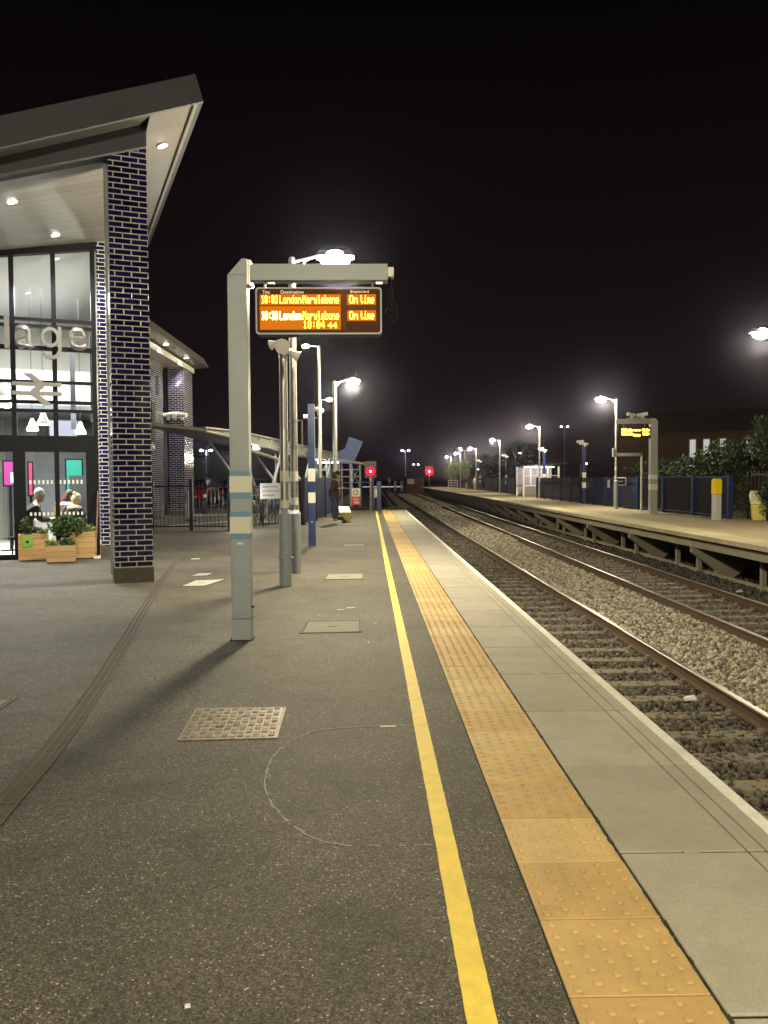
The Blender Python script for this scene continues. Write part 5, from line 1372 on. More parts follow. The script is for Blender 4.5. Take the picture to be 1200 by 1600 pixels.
def seated_person(label, s_, t_, rz, coat_c, hair_m, hair, lean=.18, look=0.0, collar=None, sc=1.0):
    t = thing('person', label, 'person', inb(s_, t_, 0), B + rz)
    t.scale = (sc, sc, sc)
    top = (lean, 0, .98)
    ch = [[((0, 0, .50), (.14, .12)), ((.03 + lean * .3, 0, .70), (.13, .10)), ((lean * .8, 0, .90), (.155, .105)), ((lean, 0, .99), (.09, .08)), ((lean + .02, 0, 1.05), .052), ((lean + .03, 0, 1.10), .05)]]
    for q in (-1, 1): ch.append([0, ((.08, q * .09, .50), .09), ((.42, q * .10, .50), .065), ((.44, q * .10, .10), .045), ((.54, q * .10, .05), .036)])
    for q in (-1, 1): ch.append([3, ((lean, q * .17, .95), .055), ((lean + .06, q * .22, .70), .042), ((lean + .28, q * .13, .70), .032), ((lean + .34, q * .09, .71), .028)])
    for q, pi_ in ((-1, 17), (1, 21)): ch += hand_chain((lean + .31, q * .1, .71), (1, -q * .3, -.1), pi_, q)
    skin('body', ch, SK, t, 1)
    m = mat('coat_cloth', coat_c, .85, 0, .2, 12, .2)
    cc = [[((-.01, 0, .46), (.18, .16)), ((.03 + lean * .3, 0, .70), (.165, .14)), ((lean * .8, 0, .89), (.18, .135)), ((lean, 0, .99), (.11, .10))]]
    for q in (-1, 1): cc.append([2, ((lean - .01, q * .18, .93), .078), ((lean + .05, q * .225, .70), .062), ((lean + .24, q * .14, .705), .048)])
    skin('coat', cc, m, t, 2)
    if collar:
        g = MB(); g.ball((lean * .9, 0, .99), .15, .17, .07, 12, 8); g.build('collar', mat('collar_cloth', collar, .9), t, smooth=True)
    jj = [[((0, 0, .50), (.13, .12))]]
    for q in (-1, 1): jj.append([0, ((.08, q * .09, .50), .098), ((.42, q * .10, .50), .074), ((.44, q * .10, .12), .055)])
    skin('trousers', jj, A['black'], t, 2)
    for q in (-1, 1):
        g = MB(); g.ball((.50, q * .10, .045), .12, .045, .045, 10, 8); g.build('shoe', A['black'], t, smooth=True)
    face_head(t, (lean + .06, 0, 1.17), look, hair_m, hair, R(12))
    return t
seated_person('person in a black jacket with pale cap leaning forward at the left behind the glass', -1.98, 4.98, R(5), (.012, .012, .014), mat('pale_hair', (.45, .47, .46), .7), 'short', .34, 0, None, 1.0)
seated_person('person with blond hair in a bun and tan-collared dark coat, seated behind the glass', -1.06, 5.1, R(40), (.02, .02, .03), mat('blond_hair', (.62, .50, .30), .7), 'bun', .16, R(-20), (.45, .36, .20), .92)
seated_person('dark-haired person in a brown coat partly hidden behind the blond person', -1.20, 5.75, R(10), (.10, .05, .035), mat('brown_hair', (.06, .035, .025), .7), 'long', .12, 0, (.5, .48, .44), .97)
for i, (s_, t_, lb) in enumerate(((-1.98, 4.98, 'dark stool under the person in the black jacket'), (-1.06, 5.1, 'dark stool under the blond person'), (-1.20, 5.75, 'dark stool under the brown-coated person'))):
    t = thing('stool', lb, 'stool', inb(s_, t_, 0), B, 'stools behind the glass')
    g = MB(); g.lathe([(.17, .34), (.17, .385)], 16); g.build('seat', A['charcoal'], t)
    for a in range(4):
        g = MB(); c, q = math.cos(R(45 + 90 * a)), math.sin(R(45 + 90 * a)); g.tube((.15 * c, .15 * q, 0), (.11 * c, .11 * q, .34), .012, .012, 6); g.build('leg', A['charcoal'], t)

# =================================================================== bicycles
def bicycle():
    t = thing('bicycle', 'x', 'bicycle', (0, 0, 0), 0, 'bicycles behind the black railing')
    for x in (-.52, .52):
        g = MB(); n = 28
        for i in range(n):
            a, b_ = 2 * PI * i / n, 2 * PI * (i + 1) / n
            g.tube((x + .33 * math.cos(a), 0, .34 + .33 * math.sin(a)), (x + .33 * math.cos(b_), 0, .34 + .33 * math.sin(b_)), .017, .017, 6, False)
        for i in range(10):
            a = 2 * PI * i / 10; g.tube((x, 0, .34), (x + .32 * math.cos(a), 0, .34 + .32 * math.sin(a)), .0035, .0035, 4)
        g.tube((x, -.03, .34), (x, .03, .34), .025, .025, 8); g.build('wheel', A['black'], t)
    g = MB(); bb = (-.08, 0, .30); st_ = (-.20, 0, .78); hd = (.36, 0, .80); rw = (-.52, 0, .34); fw_ = (.52, 0, .34)
    for a, b_ in ((bb, st_), (st_, hd), (bb, (.38, 0, .70)), (bb, rw), (st_, rw), ((.34, 0, .88), fw_)): g.tube(a, b_, .017, .014, 8)
    g.build('frame', mat('cycle_frame', (.10, .11, .13), .35, .3), t)
    g = MB(); g.tube((.33, -.26, .98), (.33, .26, .98), .013, .013, 8); g.tube((.34, 0, .88), (.33, 0, .98), .014, .014, 8); g.build('handlebar', A['silver'], t)
    g = MB(); g.ball((-.24, 0, .93), .13, .07, .03, 10, 6); g.tube((-.20, 0, .78), (-.23, 0, .92), .013, .013, 8); g.build('saddle', A['black'], t)
    g = MB(); g.tube((-.08, -.02, .3), (-.08, .02, .3), .09, .09, 14); g.tube((-.08, -.09, .3), (.02, -.09, .2), .01, .01, 6); g.tube((-.08, .09, .3), (-.18, .09, .4), .01, .01, 6); g.build('chainset', A['silver'], t)
    return t
bk = bicycle()
spots = [(-3.75, 25.9, 80), (-3.45, 26.1, 95), (-3.15, 26.4, 85), (-2.85, 26.6, 100), (-2.6, 27.1, 88), (-2.45, 28.6, 94), (-2.3, 30.2, 85)]
lbs = ['bicycle parked nearest the gantry post behind the black railing', 'second bicycle from the gantry post behind the railing', 'bicycle below the left part of the white notice, behind the railing',
       'bicycle behind the round grey posts', 'bicycle just right of the round grey posts', 'bicycle behind the start of the navy fence', 'bicycle farthest back behind the navy fence']
for i, (x, y, a) in enumerate(spots):
    o = bk if i == 0 else copy_tree(bk)
    o.location = (x, y, 0); o.rotation_euler = (0, R(6), R(a)); o['label'] = lbs[i]

# =================================================================== truss canopy of the cycle store
pc = [(-5.25, 26.0, 3.09), (-4.62, 29, 3.14), (-3.85, 33, 3.06), (-2.93, 38, 2.95), (-2.0, 43, 2.82), (-1.4, 47, 2.70)]
t = thing('cycle_shelter', 'pale steel cycle shelter with curved ribbed roof on V-shaped struts', 'shelter', (0, 0, 0))
pal = mat('pale_steel', (.17, .17, .16), .5, .1, .08, 4)
g = MB()
dep = [.10, .26, .42, .46, .40, .25]
for i in range(len(pc) - 1):
    a = Vector(pc[i]); b_ = Vector(pc[i + 1]); wl = Vector((-2.4, -.5, .25))
    g.hexa([a - Vector((0, 0, dep[i])), a + wl - Vector((0, 0, dep[i])), b_ + wl - Vector((0, 0, dep[i + 1])), b_ - Vector((0, 0, dep[i + 1]))], [a, a + wl, b_ + wl, b_])
g.f = [f_ for f_ in g.f]; g.build('roof_skin', pal, t)
g = MB()
for i in range(len(pc) - 1):
    a = Vector(pc[i]); b_ = Vector(pc[i + 1])
    g.tube(a + Vector((.02, -.02, 0)), b_ + Vector((.02, -.02, 0)), .05, .05, 8); g.tube(a - Vector((-.02, .02, dep[i])), b_ - Vector((-.02, .02, dep[i + 1])), .05, .05, 8)
    for k in range(3):
        q = (k + .5) / 3; c = a.lerp(b_, q); dd = dep[i] * (1 - q) + dep[i + 1] * q
        g.tube(c + Vector((.04, -.03, -.04)), c + Vector((.04, -.03, -dd * .5)), .02, .02, 6)
g.build('edge_tube', pal, t)
g = MB()
low = [(-4.45, 28.0, 2.55), (-3.9, 31, 2.35), (-3.45, 33.2, 2.15)]
g.path(low, .07, 8); g.build('tie_tube', pal, t)
for (bx, by) in ((-3.95, 30.5), (-3.1, 35.0), (-2.4, 40)):
    for (dx, dy, z) in ((-.55, -2.1, 2.75), (.45, 2.0, 2.6), (-2.2, .3, 3.0)):
        g = MB(); g.tube((bx, by, 0), (bx + dx, by + dy, z), .065, .065, 8); g.build('strut', pal, t)
for i, (x, y, z) in enumerate(((-4.3, 31, 2.6), (-3.3, 36, 2.5), (-2.6, 41, 2.4))):
    g = MB(); g.box(x - .06, x + .06, y - .5, y + .5, z, z + .06); l = g.build('strip_light', A['cool_on'], t); point(t, (x, y, z - .12), 30, (.95, 1, .97), .12)

t = thing('waiting_canopy', 'pale framed canopy with cross-braced frames beyond the standing person', 'shelter', (-1.45, 41.5, 0))
g = MB(); g.hexa([(-1.6, 0, 2.62), (1.15, 0, 2.18), (1.15, 4, 2.18), (-1.6, 4, 2.62)], [(-1.6, 0, 2.72), (1.15, 0, 2.28), (1.15, 4, 2.28), (-1.6, 4, 2.72)]); g.build('roof', pal, t)
for x in (-1.5, -.75, -.1, .45, .95):
    for y in (.1, 3.9):
        g = MB(); zt = 2.60 - (x + 1.6) * .16; g.box(x - .035, x + .035, y - .035, y + .035, 0, zt); g.build('post', pal, t)
g = MB()
for z in (1.55, 1.9, .95): g.box(-1.5, .95, .06, .12, z, z + .05)
for (a, b_) in ((-1.5, -.75), (-.75, -.1), (.45, .95)): g.tube((a, .09, 1.0), (b_, .09, 2.2), .025, .025, 6); g.tube((b_, .09, 1.0), (a, .09, 2.2), .025, .025, 6)
g.build('bracing', pal, t)
g = MB(); g.box(-1.3, -.2, 1.5, 1.6, 2.3, 2.36); g.build('strip_light', A['cool_on'], t); point(t, (-.8, 1.5, 2.1), 40, (.95, 1, .97), .12)

t = thing('blue_tilted_board', 'large plain blue board tilted above the canopy beyond the person', 'board', (-1.1, 44.5, 0))
def IM(x, y): return Vector(((x - 578) / 1270 * 44.5 + 1.1, 0, 1.45 - (y - 748) / 1270 * 44.5))
g = MB(); g.prism([IM(527, 722), IM(552, 726), IM(568, 690), IM(546, 682), IM(540, 700), IM(528, 706)], (.0, .12, 0)); g.build('board', mat('mid_blue', (.05, .085, .26), .5, 0, .05, 1), t)
g = MB(); g.box(.05, .15, .13, .25, 0, 3.2); g.build('post', A['grey_paint'], t)

# glowing low bollard light
t = thing('bollard_light', 'low grey bollard with a glowing globe right behind the gantry post', 'bollard', (-3.72, 24.35, 0))
g = MB(); g.tube((0, 0, 0), (0, 0, .66), .06, .06, 12); g.build('shaft', A['charcoal'], t); g = MB(); g.ball((0, 0, .76), .095, .095, .095); g.build('globe', A['lamp_on'], t, smooth=True)
point(t, (0, -.0, .9), 30, (1, .95, .8), .08)

# =================================================================== car park
def car(label, loc, rz, colr, rough=.25):
    t = thing('parked_car', label, 'car', loc, rz, 'cars in the car park'); paint = mat('car_paint', colr, rough, .3, .04, 3)
    prof = [(-2.1, .28), (-2.13, .62), (-1.95, .92), (-1.5, .98), (1.05, .95), (1.95, .78), (2.12, .55), (2.1, .28)]
    g = MB(); k = len(prof)
    for sgn, w_ in ((-1, .84), (1, .84)):
        pass
    rows = [(-.86, 1), (-.80, 1.0), (.80, 1.0), (.86, 1)]
    g.prism([(p[0], -.86, p[1]) for p in prof], (0, 1.72, 0)); g.build('body', paint, t, bevel=.06)
    g = MB()
    g.hexa([(-1.75, -.80, .96), (1.0, -.80, .94), (1.0, .80, .94), (-1.75, .80, .96)], [(-1.35, -.60, 1.44), (.25, -.60, 1.46), (.25, .60, 1.46), (-1.35, .60, 1.44)]); g.build('windows', mat('car_glass', (.02, .024, .028), .08), t, bevel=.03)
    g = MB(); g.box(-1.33, .22, -.59, .59, 1.455, 1.485); g.build('roof', paint, t, bevel=.012)
    for x in (-1.35, 1.32):
        for y in (-.80, .80):
            g = MB(); g.tube((x, y - .10, .32), (x, y + .10, .32), .32, .32, 20); w = g.build('wheel', A['black'], t); g = MB(); s_ = 1 if y > 0 else -1; g.tube((x, y + s_ * .101, .32), (x, y + s_ * .112, .32), .2, .2, 14); g.build('rim', A['silver'], w)
    for y in (-.66, .66):
        g = MB(); g.box(-2.16, -2.09, y - .14, y + .14, .62, .8); g.build('tail_lamp', mat('tail_red', (.35, .01, .01), .3), t); g = MB(); g.box(2.02, 2.12, y - .16, y + .16, .56, .68); g.build('headlight', A['white'], t)
    g = MB(); g.box(-2.165, -2.12, -.26, .26, .44, .55); g.build('number_plate', mat('plate', (.6, .5, .1), .5), t)
    return t
car('bright red car parked beyond the black gates', (-10.0, 48, 0), R(90), (.42, .012, .012))
car('black car parked right of the red car beyond the gates', (-7.9, 49.2, 0), R(90), (.012, .012, .014))
car('dark grey car parked left of the red car, by the brick wing', (-12.4, 50, 0), R(90), (.03, .032, .036))
car('dark blue car in the far row of the car park', (-12.5, 60, 0), R(5), (.01, .015, .05))
car('silver car in the far row beyond the red car', (-8.0, 61, 0), R(-5), (.25, .25, .25))
g = MB(); g.box(-14, -4.4, 33.2, 33.6, .001, .006); g.box(-14, -4.4, 39.5, 39.7, .001, .006)
for x in (-13.6, -11.2, -8.9, -6.6): g.box(x, x + .12, 45, 51, .001, .006)
g.hexa([(-6.6, 25.2, .001), (-4.3, 29.2, .001), (-4.36, 29.3, .001), (-6.66, 25.3, .001)][::-1], [(-6.6, 25.2, .006), (-4.3, 29.2, .006), (-4.36, 29.3, .006), (-6.66, 25.3, .006)][::-1])
tag(g.build('road_marking', A['white_band']), 'white painted lines on the car park beyond the gates', kind='structure')
for i, (x, y, h, c1) in enumerate(((-7.0, 34.6, .95, 'black'), (-6.9, 31.2, 1.0, 'white_band'), (-5.6, 36.5, .9, 'black'))):
    t = thing('bollard', ['black bollard with a pale band in front of the red car', 'cream square bollard beside the end column of the brick wing', 'black bollard right of the red car behind the gate'][i], 'bollard', (x, y, 0))
    g = MB(); g.tube((0, 0, 0), (0, 0, h), .075, .065, 14); g.ball((0, 0, h), .065, .065, .03); g.build('shaft', A[c1], t, smooth=True)
    g = MB(); g.tube((0, 0, h - .25), (0, 0, h - .12), .073, .072, 14); g.build('band', A['white_band'], t)
def street_lamp(label, loc, h, arms=1, group='street lamps beyond the station', power=0, m='cool_on', s_=.7, rr=.07):
    t = thing('street_lamp', label, 'street lamp', loc, 0, group)
    g = MB(); g.tube((0, 0, 0), (0, 0, h), rr, rr * .6, 10); g.build('pole', A['silver'], t, smooth=True)
    for k in range(arms):
        d = 1 if k == 0 else -1
        g = MB(); g.tube((0, 0, h - .05), (d * .35, 0, h + .05), .025, .02, 6); g.build('arm', A['silver'], t)
        lantern(t, d, d * .6, h + .04, s_, A[m])
    if power: point(t, (0, 0, h - .3), power, (.92, .97, 1), .15)
    return t
street_lamp('car park lamp left of the display gantry post', (-21, 105, 0), 5.2, 2, power=260, s_=1.0)
street_lamp('car park lamp half hidden by the display gantry post', (-13.2, 78, 0), 5.3, 1, power=120, s_=.9)
street_lamp('car park lamp seen between gantry post and round grey posts', (-6.7, 58, 0), 3.7, 1, power=200, s_=.5)
street_lamp('double-headed lamp beyond the dark hut at the track end', (6.6, 150, -1.2), 7.8, 2, power=350, s_=1.0, rr=.12)
for i, (x, y, h, a) in enumerate(((15.0, 128, 6.0, 2), (21.6, 120, 5.2, 1), (22.5, 115, 4.4, 1), (19.5, 150, 3.2, 1), (17.2, 160, 7.5, 1), (36, 150, 11, 2), (25, 96, 3.2, 1), (16, 152, 6.3, 1))):
    street_lamp(['double-headed lamp behind the fourth platform lamp post', 'street lamp right of the fourth platform lamp post', 'lower street lamp beside a dark tree beyond the platform', 'low lamp behind the far platform fence',
                 'lamp beside the most distant platform lamps', 'high pair of lamps above and left of the shelter', 'low street lamp left of the shelter beyond the fence', 'dim lamp near the far end of the opposite platform'][i], (x, y, -.1), h, a, m='cool_on', s_=.8, rr=.05)
# dim warehouse beyond the car park
t = thing('warehouse', 'dim pale warehouse beyond the car park', 'building', (-26.5, 115, 0))
g = MB(); g.box(-7, 5.5, 0, 12, 0, 4.6); g.build('wall', mat('dull_green_cladding', (.10, .105, .085), .9, 0, .1, 1), t); g = MB(); g.box(-7.2, 5.7, -.2, 12.2, 4.6, 4.85); g.build('roof', A['steel_dark'], t)
t = thing('store_building', 'low brown building between gantry post and round posts', 'building', (-12.5, 78, 0))
g = MB(); g.box(-3.2, 6.8, 2, 9, 0, 4.0); g.build('wall', mat('olive_render', (.05, .045, .032), .9), t); g = MB(); g.box(-3.4, 7, 1.8, 9.2, 4.0, 4.2); g.build('roof', A['steel_dark'], t)
# hedge line
def bush(name, label, cat, c, rx, ry, rz, n, size, m, seed, group=None, trunk=None, blobs=1):
    t = thing(name, label, cat, (c[0], c[1], 0 if trunk is None else trunk[0]), 0, group)
    z0 = t.location.z; rnd = random.Random(seed); g = MB()
    for b_ in range(blobs):
        a = rnd.uniform(0, 2 * PI); q = rnd.random() ** .5
        cc = (rx * .62 * q * math.cos(a), ry * .62 * q * math.sin(a), c[2] - z0 + rz * rnd.uniform(-.55, .6)) if blobs > 1 else (0, 0, c[2] - z0)
        k = rnd.uniform(.32, .6) if blobs > 1 else 1
        leaves(g, cc, rx * k, ry * k, rz * k, n // blobs, size, seed * 31 + b_)
    g.build('crown' if trunk else 'foliage', A[m], t)
    if trunk:
        g = MB(); h = c[2] - z0; g.tube((0, 0, 0), (.05, 0, h * .6), trunk[1], trunk[1] * .6, 8)
        for k in range(7):
            a = rnd.uniform(0, 2 * PI); g.tube((.05, 0, h * rnd.uniform(.35, .6)), (rx * .6 * math.cos(a), ry * .6 * math.sin(a), h + rz * rnd.uniform(-.1, .6)), trunk[1] * .35, .01, 6)
        g.build('trunk', A['bark'], t)
    return t

# =================================================================== opposite platform furniture
t = thing('ivy_fence', 'metal fence overgrown with dark ivy near the right edge', 'fence', (12.75, 20, 0))
g = MB()
for i in range(30): g.box(.3, .34, i * .27, i * .27 + .06, 0, 1.65)
g.box(.28, .36, 0, 7.6, 1.5, 1.56); g.box(.28, .36, 0, 7.6, .3, .36); g.build('railings', A['black'], t)
g = MB()
rnd = random.Random(77)
for b_ in range(26): leaves(g, (.32, .15 + 7.3 * b_ / 25, rnd.uniform(.3, 1.35)), .22, .35, .5, 330, .085, 200 + b_)
g.build('ivy', A['leaf_dark'], t)
def mesh_fence(label, p0, p1, h, group):
    p0 = Vector(p0 + (0,)); p1 = Vector(p1 + (0,)); L_ = (p1 - p0).length; a = math.atan2(p1.y - p0.y, p1.x - p0.x)
    t = thing('panel_fence', label, 'fence', p0, a, group)
    g = MB(); x = .05
    while x < L_: g.box(x, x + .022, -.01, .01, .06, h); x += .06
    g.build('mesh', A['black'], t)
    g = MB(); g.box(0, L_, -.025, .025, h - .05, h); g.box(0, L_, -.025, .025, .08, .13); g.build('rail', A['navy'], t)
    n = max(1, round(L_ / 2.6))
    for i in range(n + 1):
        g = MB(); x = L_ * i / n; g.box(x - .07, x + .07, -.08, .08, 0, h + .04); g.build('post', A['navy'], t)
    return t
GF = 'navy fences along the opposite platform'
mesh_fence('open navy-posted mesh fence behind the yellow-topped help point', (12.45, 27.9), (12.10, 36.4), 1.48, GF)
g = MB(); rnd = random.Random(78)
for b_ in range(26): leaves(g, (12.95 + rnd.uniform(-.1, .25), 28 + 9 * b_ / 25, rnd.uniform(.3, 1.2)), .3, .4, .55, 230, .09, 300 + b_)
tag(g.build('ivy_hedge', A['leaf_dark']), 'dark ivy growing behind the open mesh fence of the opposite platform', 'hedge')
def nf(lbl, p0, p1, m='navy_fence'): return board_fence(lbl, p0, p1, 1.45, m, 2.5, GF, 'navy_fence')
nf('boarded navy fence from the display gantry to the shelter on the opposite platform', (12.08, 36.6), (12.05, 58.5))
nf('boarded navy fence beyond the shelter on the opposite platform', (12.6, 66.5), (13.6, 96))
nf('most distant boarded navy fence at the end of the opposite platform', (13.7, 99), (14.6, 128))

t = thing('help_point', 'square white pillar with yellow top on the opposite platform', 'help point', (11.6, 27.0, 0), R(8))
g = MB(); g.box(-.115, .115, -.12, .12, 0, .87); g.build('pillar', mat('pale_grey_plastic', (.46, .45, .47), .5, 0, .04, 5), t, bevel=.02)
g = MB(); g.box(-.12, .12, -.125, .125, .872, 1.34); g.prism([(-.12, -.125, 1.34), (.12, -.125, 1.34), (.07, -.125, 1.40), (-.07, -.125, 1.40)], (0, .25, 0)); g.build('yellow_top', mat('signal_yellow', (.72, .52, .005), .45, 0, .03, 5), t, bevel=.008)

t = thing('display_gantry', 'pale L-shaped gantry on the opposite platform with banded post', 'gantry', (11.45, 32.7, 0))
g = MB(); g.box(-.14, .14, -.13, .13, 0, 3.70); g.prism([(-.14, -.13, 3.70), (.14, -.13, 3.70), (.05, -.13, 3.82), (-.14, -.13, 3.82)], (0, .26, 0)); g.build('post', mat('light_grey_paint', (.36, .37, .37), .45, 0, .05, 4), t)
g = MB(); g.box(-1.5, -.145, -.11, .11, 3.62, 3.80); g.build('beam', A['silver'], t)
for (a, b_) in ((.95, 1.18), (1.38, 1.56)):
    g = MB(); g.box(-.145, .145, -.135, .135, a, b_); g.build('reflective_band', A['white_band'], t)
g = MB()
for x in (-1.2, -.35): g.tube((x, 0, 3.49), (x, 0, 3.619), .015, .015, 8)
g.build('hanger', A['silver'], t)
t = thing('camera_pair', 'pair of white camera housings on top of the opposite gantry', 'camera', (10.75, 32.7, 3.82))
camera_head(t, (-.2, 0, .16), (-1, -.5, .1), 1.4); camera_head(t, (.25, 0, .16), (1, -.5, .15), 1.5)
g = MB(); g.box(-.4, .4, -.06, .06, .0, .03); g.build('base_plate', A['silver'], t)
t = thing('departure_display', 'small lit amber display hanging under the gantry of the opposite platform', 'display', (10.72, 32.6, 3.28))
g = MB(); g.box(-.66, .62, 0, .18, -.24, .205); g.build('housing', A['charcoal'], t, bevel=.02)
g = MB(); g.box(-.63, .59, -.006, -.0005, -.21, .18); g.build('screen', face_m, t)
am2 = emis('far_amber_led', (1.0, .55, .03), 7.0)
for (tx, x0, x1, z0, z1) in (('18:03 London', -.58, -.16, .02, .14), ('18:33 London', -.58, -.12, -.13, -.01), ('Marylebone', -.10, .20, .02, .10), ('On time', .26, .54, .02, .14), ('On time', .26, .54, -.13, -.01), ('18:04', -.10, .16, -.19, -.09)):
    fit_text('lettering', tx, x0, x1, z0, z1, am2, t, -.010, .003, .05)

# loudspeaker arm frame with sign
t = thing('sign_frame', 'slim white post and arm frame beside the lamp post on the opposite platform', 'frame', (11.62, 34.6, 0))
g = MB(); g.tube((0, 0, 0), (0, 0, 2.5), .045, .045, 10); g.build('post', A['white'], t); g = MB(); g.box(-1.1, -.0, -.05, .05, 2.36, 2.50); g.build('arm', A['silver'], t)
g = MB(); g.box(-.95, -.45, -.056, -.051, 2.38, 2.48); g.build('name_strip', mat('pinkish_plate', (.5, .40, .34)), t)
t = thing('frame_speaker', 'small grey speaker box fixed on the lamp post below the sign frame arm', 'loudspeaker', (11.30, 37.3, 2.55))
g = MB(); g.box(-.12, .0, -.1, .1, -.15, .25); g.build('speaker_case', A['grey_paint'], t, bevel=.015)
g = MB(); g.box(-.04, .06, -.03, .03, -.12, -.06); g.build('bracket', A['silver'], t)
t = thing('poster_case', 'small white-framed dark panel on the fence beside the opposite gantry', 'sign', (11.72, 37.9, 0))
g = MB(); g.box(-.28, .28, -.05, 0, 1.08, 1.46); g.build('frame', A['white'], t, bevel=.01); g = MB(); g.box(-.22, .22, -.056, -.051, 1.13, 1.41); g.build('panel_face', A['black'], t)
g = MB(); g.box(-.14, .14, -.0595, -.0565, 1.25, 1.29); g.build('faint_print', mat('dim_print', (.4, .4, .4)), t)
t = thing('fence_sign', 'small pale sign on the navy fence left of the lamp post', 'sign', (12.0, 40.3, 0))
g = MB(); g.box(-.13, -.10, -.13, .16, .95, 1.35); g.build('panel_face', mat('dull_sign', (.25, .25, .24)), t)

# navy posts with cameras
def navy_cam_post(label, x, y, h):
    t = thing('navy_post', label, 'post', (x, y, 0), 0, 'navy camera posts of the opposite platform')
    g = MB(); g.box(-.09, .09, -.08, .08, 0, h); g.build('post_shaft', A['navy'], t)
    for (a, b_) in ((.88, 1.2), (1.45, 1.75)):
        g = MB(); g.box(-.095, .095, -.085, .085, a, b_); g.build('reflective_band', A['white_band'], t)
    camera_head(t, (-.22, 0, h + .12), (-1, -.5, -.1), 1.5); camera_head(t, (.02, -.1, h - .02), (.8, -.8, -.1), 1.3)
    return t
navy_cam_post('banded navy post carrying two cameras, between shelter and sign frame', 11.95, 45.2, 3.35)
navy_cam_post('navy camera post just right of the shelter lamp post', 12.6, 58.6, 3.45)
navy_cam_post('navy camera post left of the shelter on the opposite platform', 12.95, 77, 3.5)
navy_cam_post('most distant navy camera post on the opposite platform', 13.3, 98, 3.5)

# waiting shelter
t = thing('waiting_shelter', 'lit white-framed glazed waiting shelter on the opposite platform', 'shelter', (11.75, 62.0, 0))
g = MB(); g.hexa([(-.35, -.4, 2.36), (3.3, -.4, 2.5), (3.3, 3.2, 2.5), (-.35, 3.2, 2.36)], [(-.35, -.4, 2.44), (3.3, -.4, 2.62), (3.3, 3.2, 2.62), (-.35, 3.2, 2.44)]); g.build('roof', A['steel_dark'], t)
for x in (0, 1.1, 1.9, 2.7):
    for y in (0, 2.8):
        g = MB(); g.box(x - .06, x + .06, y - .05, y + .05, 0, 2.355); g.build('post', A['white'], t)
g = MB(); g.box(.06, 2.64, -.02, .02, .82, .90); g.box(.06, 2.64, -.02, .02, 1.6, 1.65); g.box(.0, .04, .05, 2.75, .82, .9); g.build('rail', A['white'], t)
g = MB(); g.box(.06, 2.64, 2.76, 2.8, .1, 2.3); g.build('back_panel', mat('pinkish_panel', (.40, .30, .30), .6, 0, .1, 3), t)
g = MB(); g.box(.06, 1.04, .0, .01, .1, .81); g.build('low_panel', mat('grey_mesh_panel', (.22, .21, .21), .6), t)
g = MB(); g.box(.3, 2.5, 2.2, 2.6, .42, .47); g.box(.4, .45, 2.3, 2.5, 0, .42); g.box(2.3, 2.35, 2.3, 2.5, 0, .42); g.build('bench', A['silver'], t)
g = MB(); g.box(.3, 2.6, 1.2, 1.3, 2.28, 2.33); g.build('strip_light', A['cool_on'], t); point(t, (1.3, 1.2, 2.1), 45, (.97, 1, .95), .2)
t = thing('luggage_trolley', 'white slatted bench at the far end of the opposite platform', 'bench', (12.1, 118, 0))
g = MB()
for z in (.4, .75, 1.1): g.box(-.7, .7, 0, .06, z, z + .12)
for x in (-.7, .66): g.box(x, x + .05, 0, .4, 0, 1.25)
g.build('slats', A['white'], t); t.name = 'slatted_bench'
def far_person(label, x, y, c):
    t = thing('person', label, 'person', (x, y, 0), R(200))
    ch = [[((0, 0, .90), (.13, .10)), ((0, 0, 1.10), (.13, .09)), ((-.01, 0, 1.30), (.16, .11)), ((-.01, 0, 1.41), (.09, .08)), ((.015, 0, 1.47), .052), ((.02, 0, 1.56), .06), ((.02, 0, 1.66), .085), ((.02, 0, 1.74), .05)]]
    for q in (-1, 1): ch.append([0, ((0, q * .09, .84), .09), ((.01, q * .10, .48), .065), ((0, q * .10, .08), .045), ((.1, q * .10, .045), .036)])
    for q in (-1, 1): ch.append([3, ((-.01, q * .18, 1.38), .06), ((-.02, q * .24, 1.12), .048), ((.05, q * .24, .88), .035), ((.07, q * .24, .79), .03)])
    skin('body', ch, SK, t, 1)
    m = mat('far_coat', c, .8)
    cc = [[((0, 0, .80), (.16, .14)), ((0, 0, 1.1), (.155, .125)), ((-.01, 0, 1.32), (.18, .13)), ((-.01, 0, 1.42), (.10, .09))]]
    for q in (-1, 1): cc.append([2, ((-.01, q * .2, 1.36), .075), ((-.02, q * .245, 1.12), .062), ((.05, q * .245, .9), .045)])
    skin('coat', cc, m, t, 1); return t
far_person('person in a dark coat standing near the far end of the opposite platform', 12.4, 104, (.02, .02, .025))
far_person('person in a pale coat standing farther along the opposite platform', 12.9, 100, (.5, .5, .48))

# =================================================================== signals, hut, level crossing
def signal(label, loc, h, r_=.13, power=14):
    t = thing('railway_signal', label, 'signal', loc, 0, 'red railway signals')
    g = MB(); g.tube((0, 0, 0), (0, 0, h - .3), .07, .07, 10); g.build('post', A['silver'], t)
    g = MB(); g.box(-r_ - .08, r_ + .08, .0, .18, h - r_ - .1, h + r_ + .3); g.tube((0, -.16, h), (0, .0, h), r_ * 1.06, r_ * 1.06, 18, False); g.build('signal_head', A['black'], t)
    g = MB(); g.tube((0, -.02, h), (0, -.01, h), r_, r_, 20); g.build('lens', A['red_on'], t)  # disc widened to take in the red glow around the lens
    g = MB(); g.tube((0, -.03, h), (0, -.021, h), r_ * .24, r_ * .24, 16); g.build('glare_core', emis('red_glare_core', (1.0, .45, .42), 6.0), t)  # burnt-out centre of the glare, drawn as a pale emissive disc
    spot(t, (0, -.05 - r_, h), power * 3, (1, .02, .05), 140, .1, 'signal_light', (R(90), 0, 0))
    return t
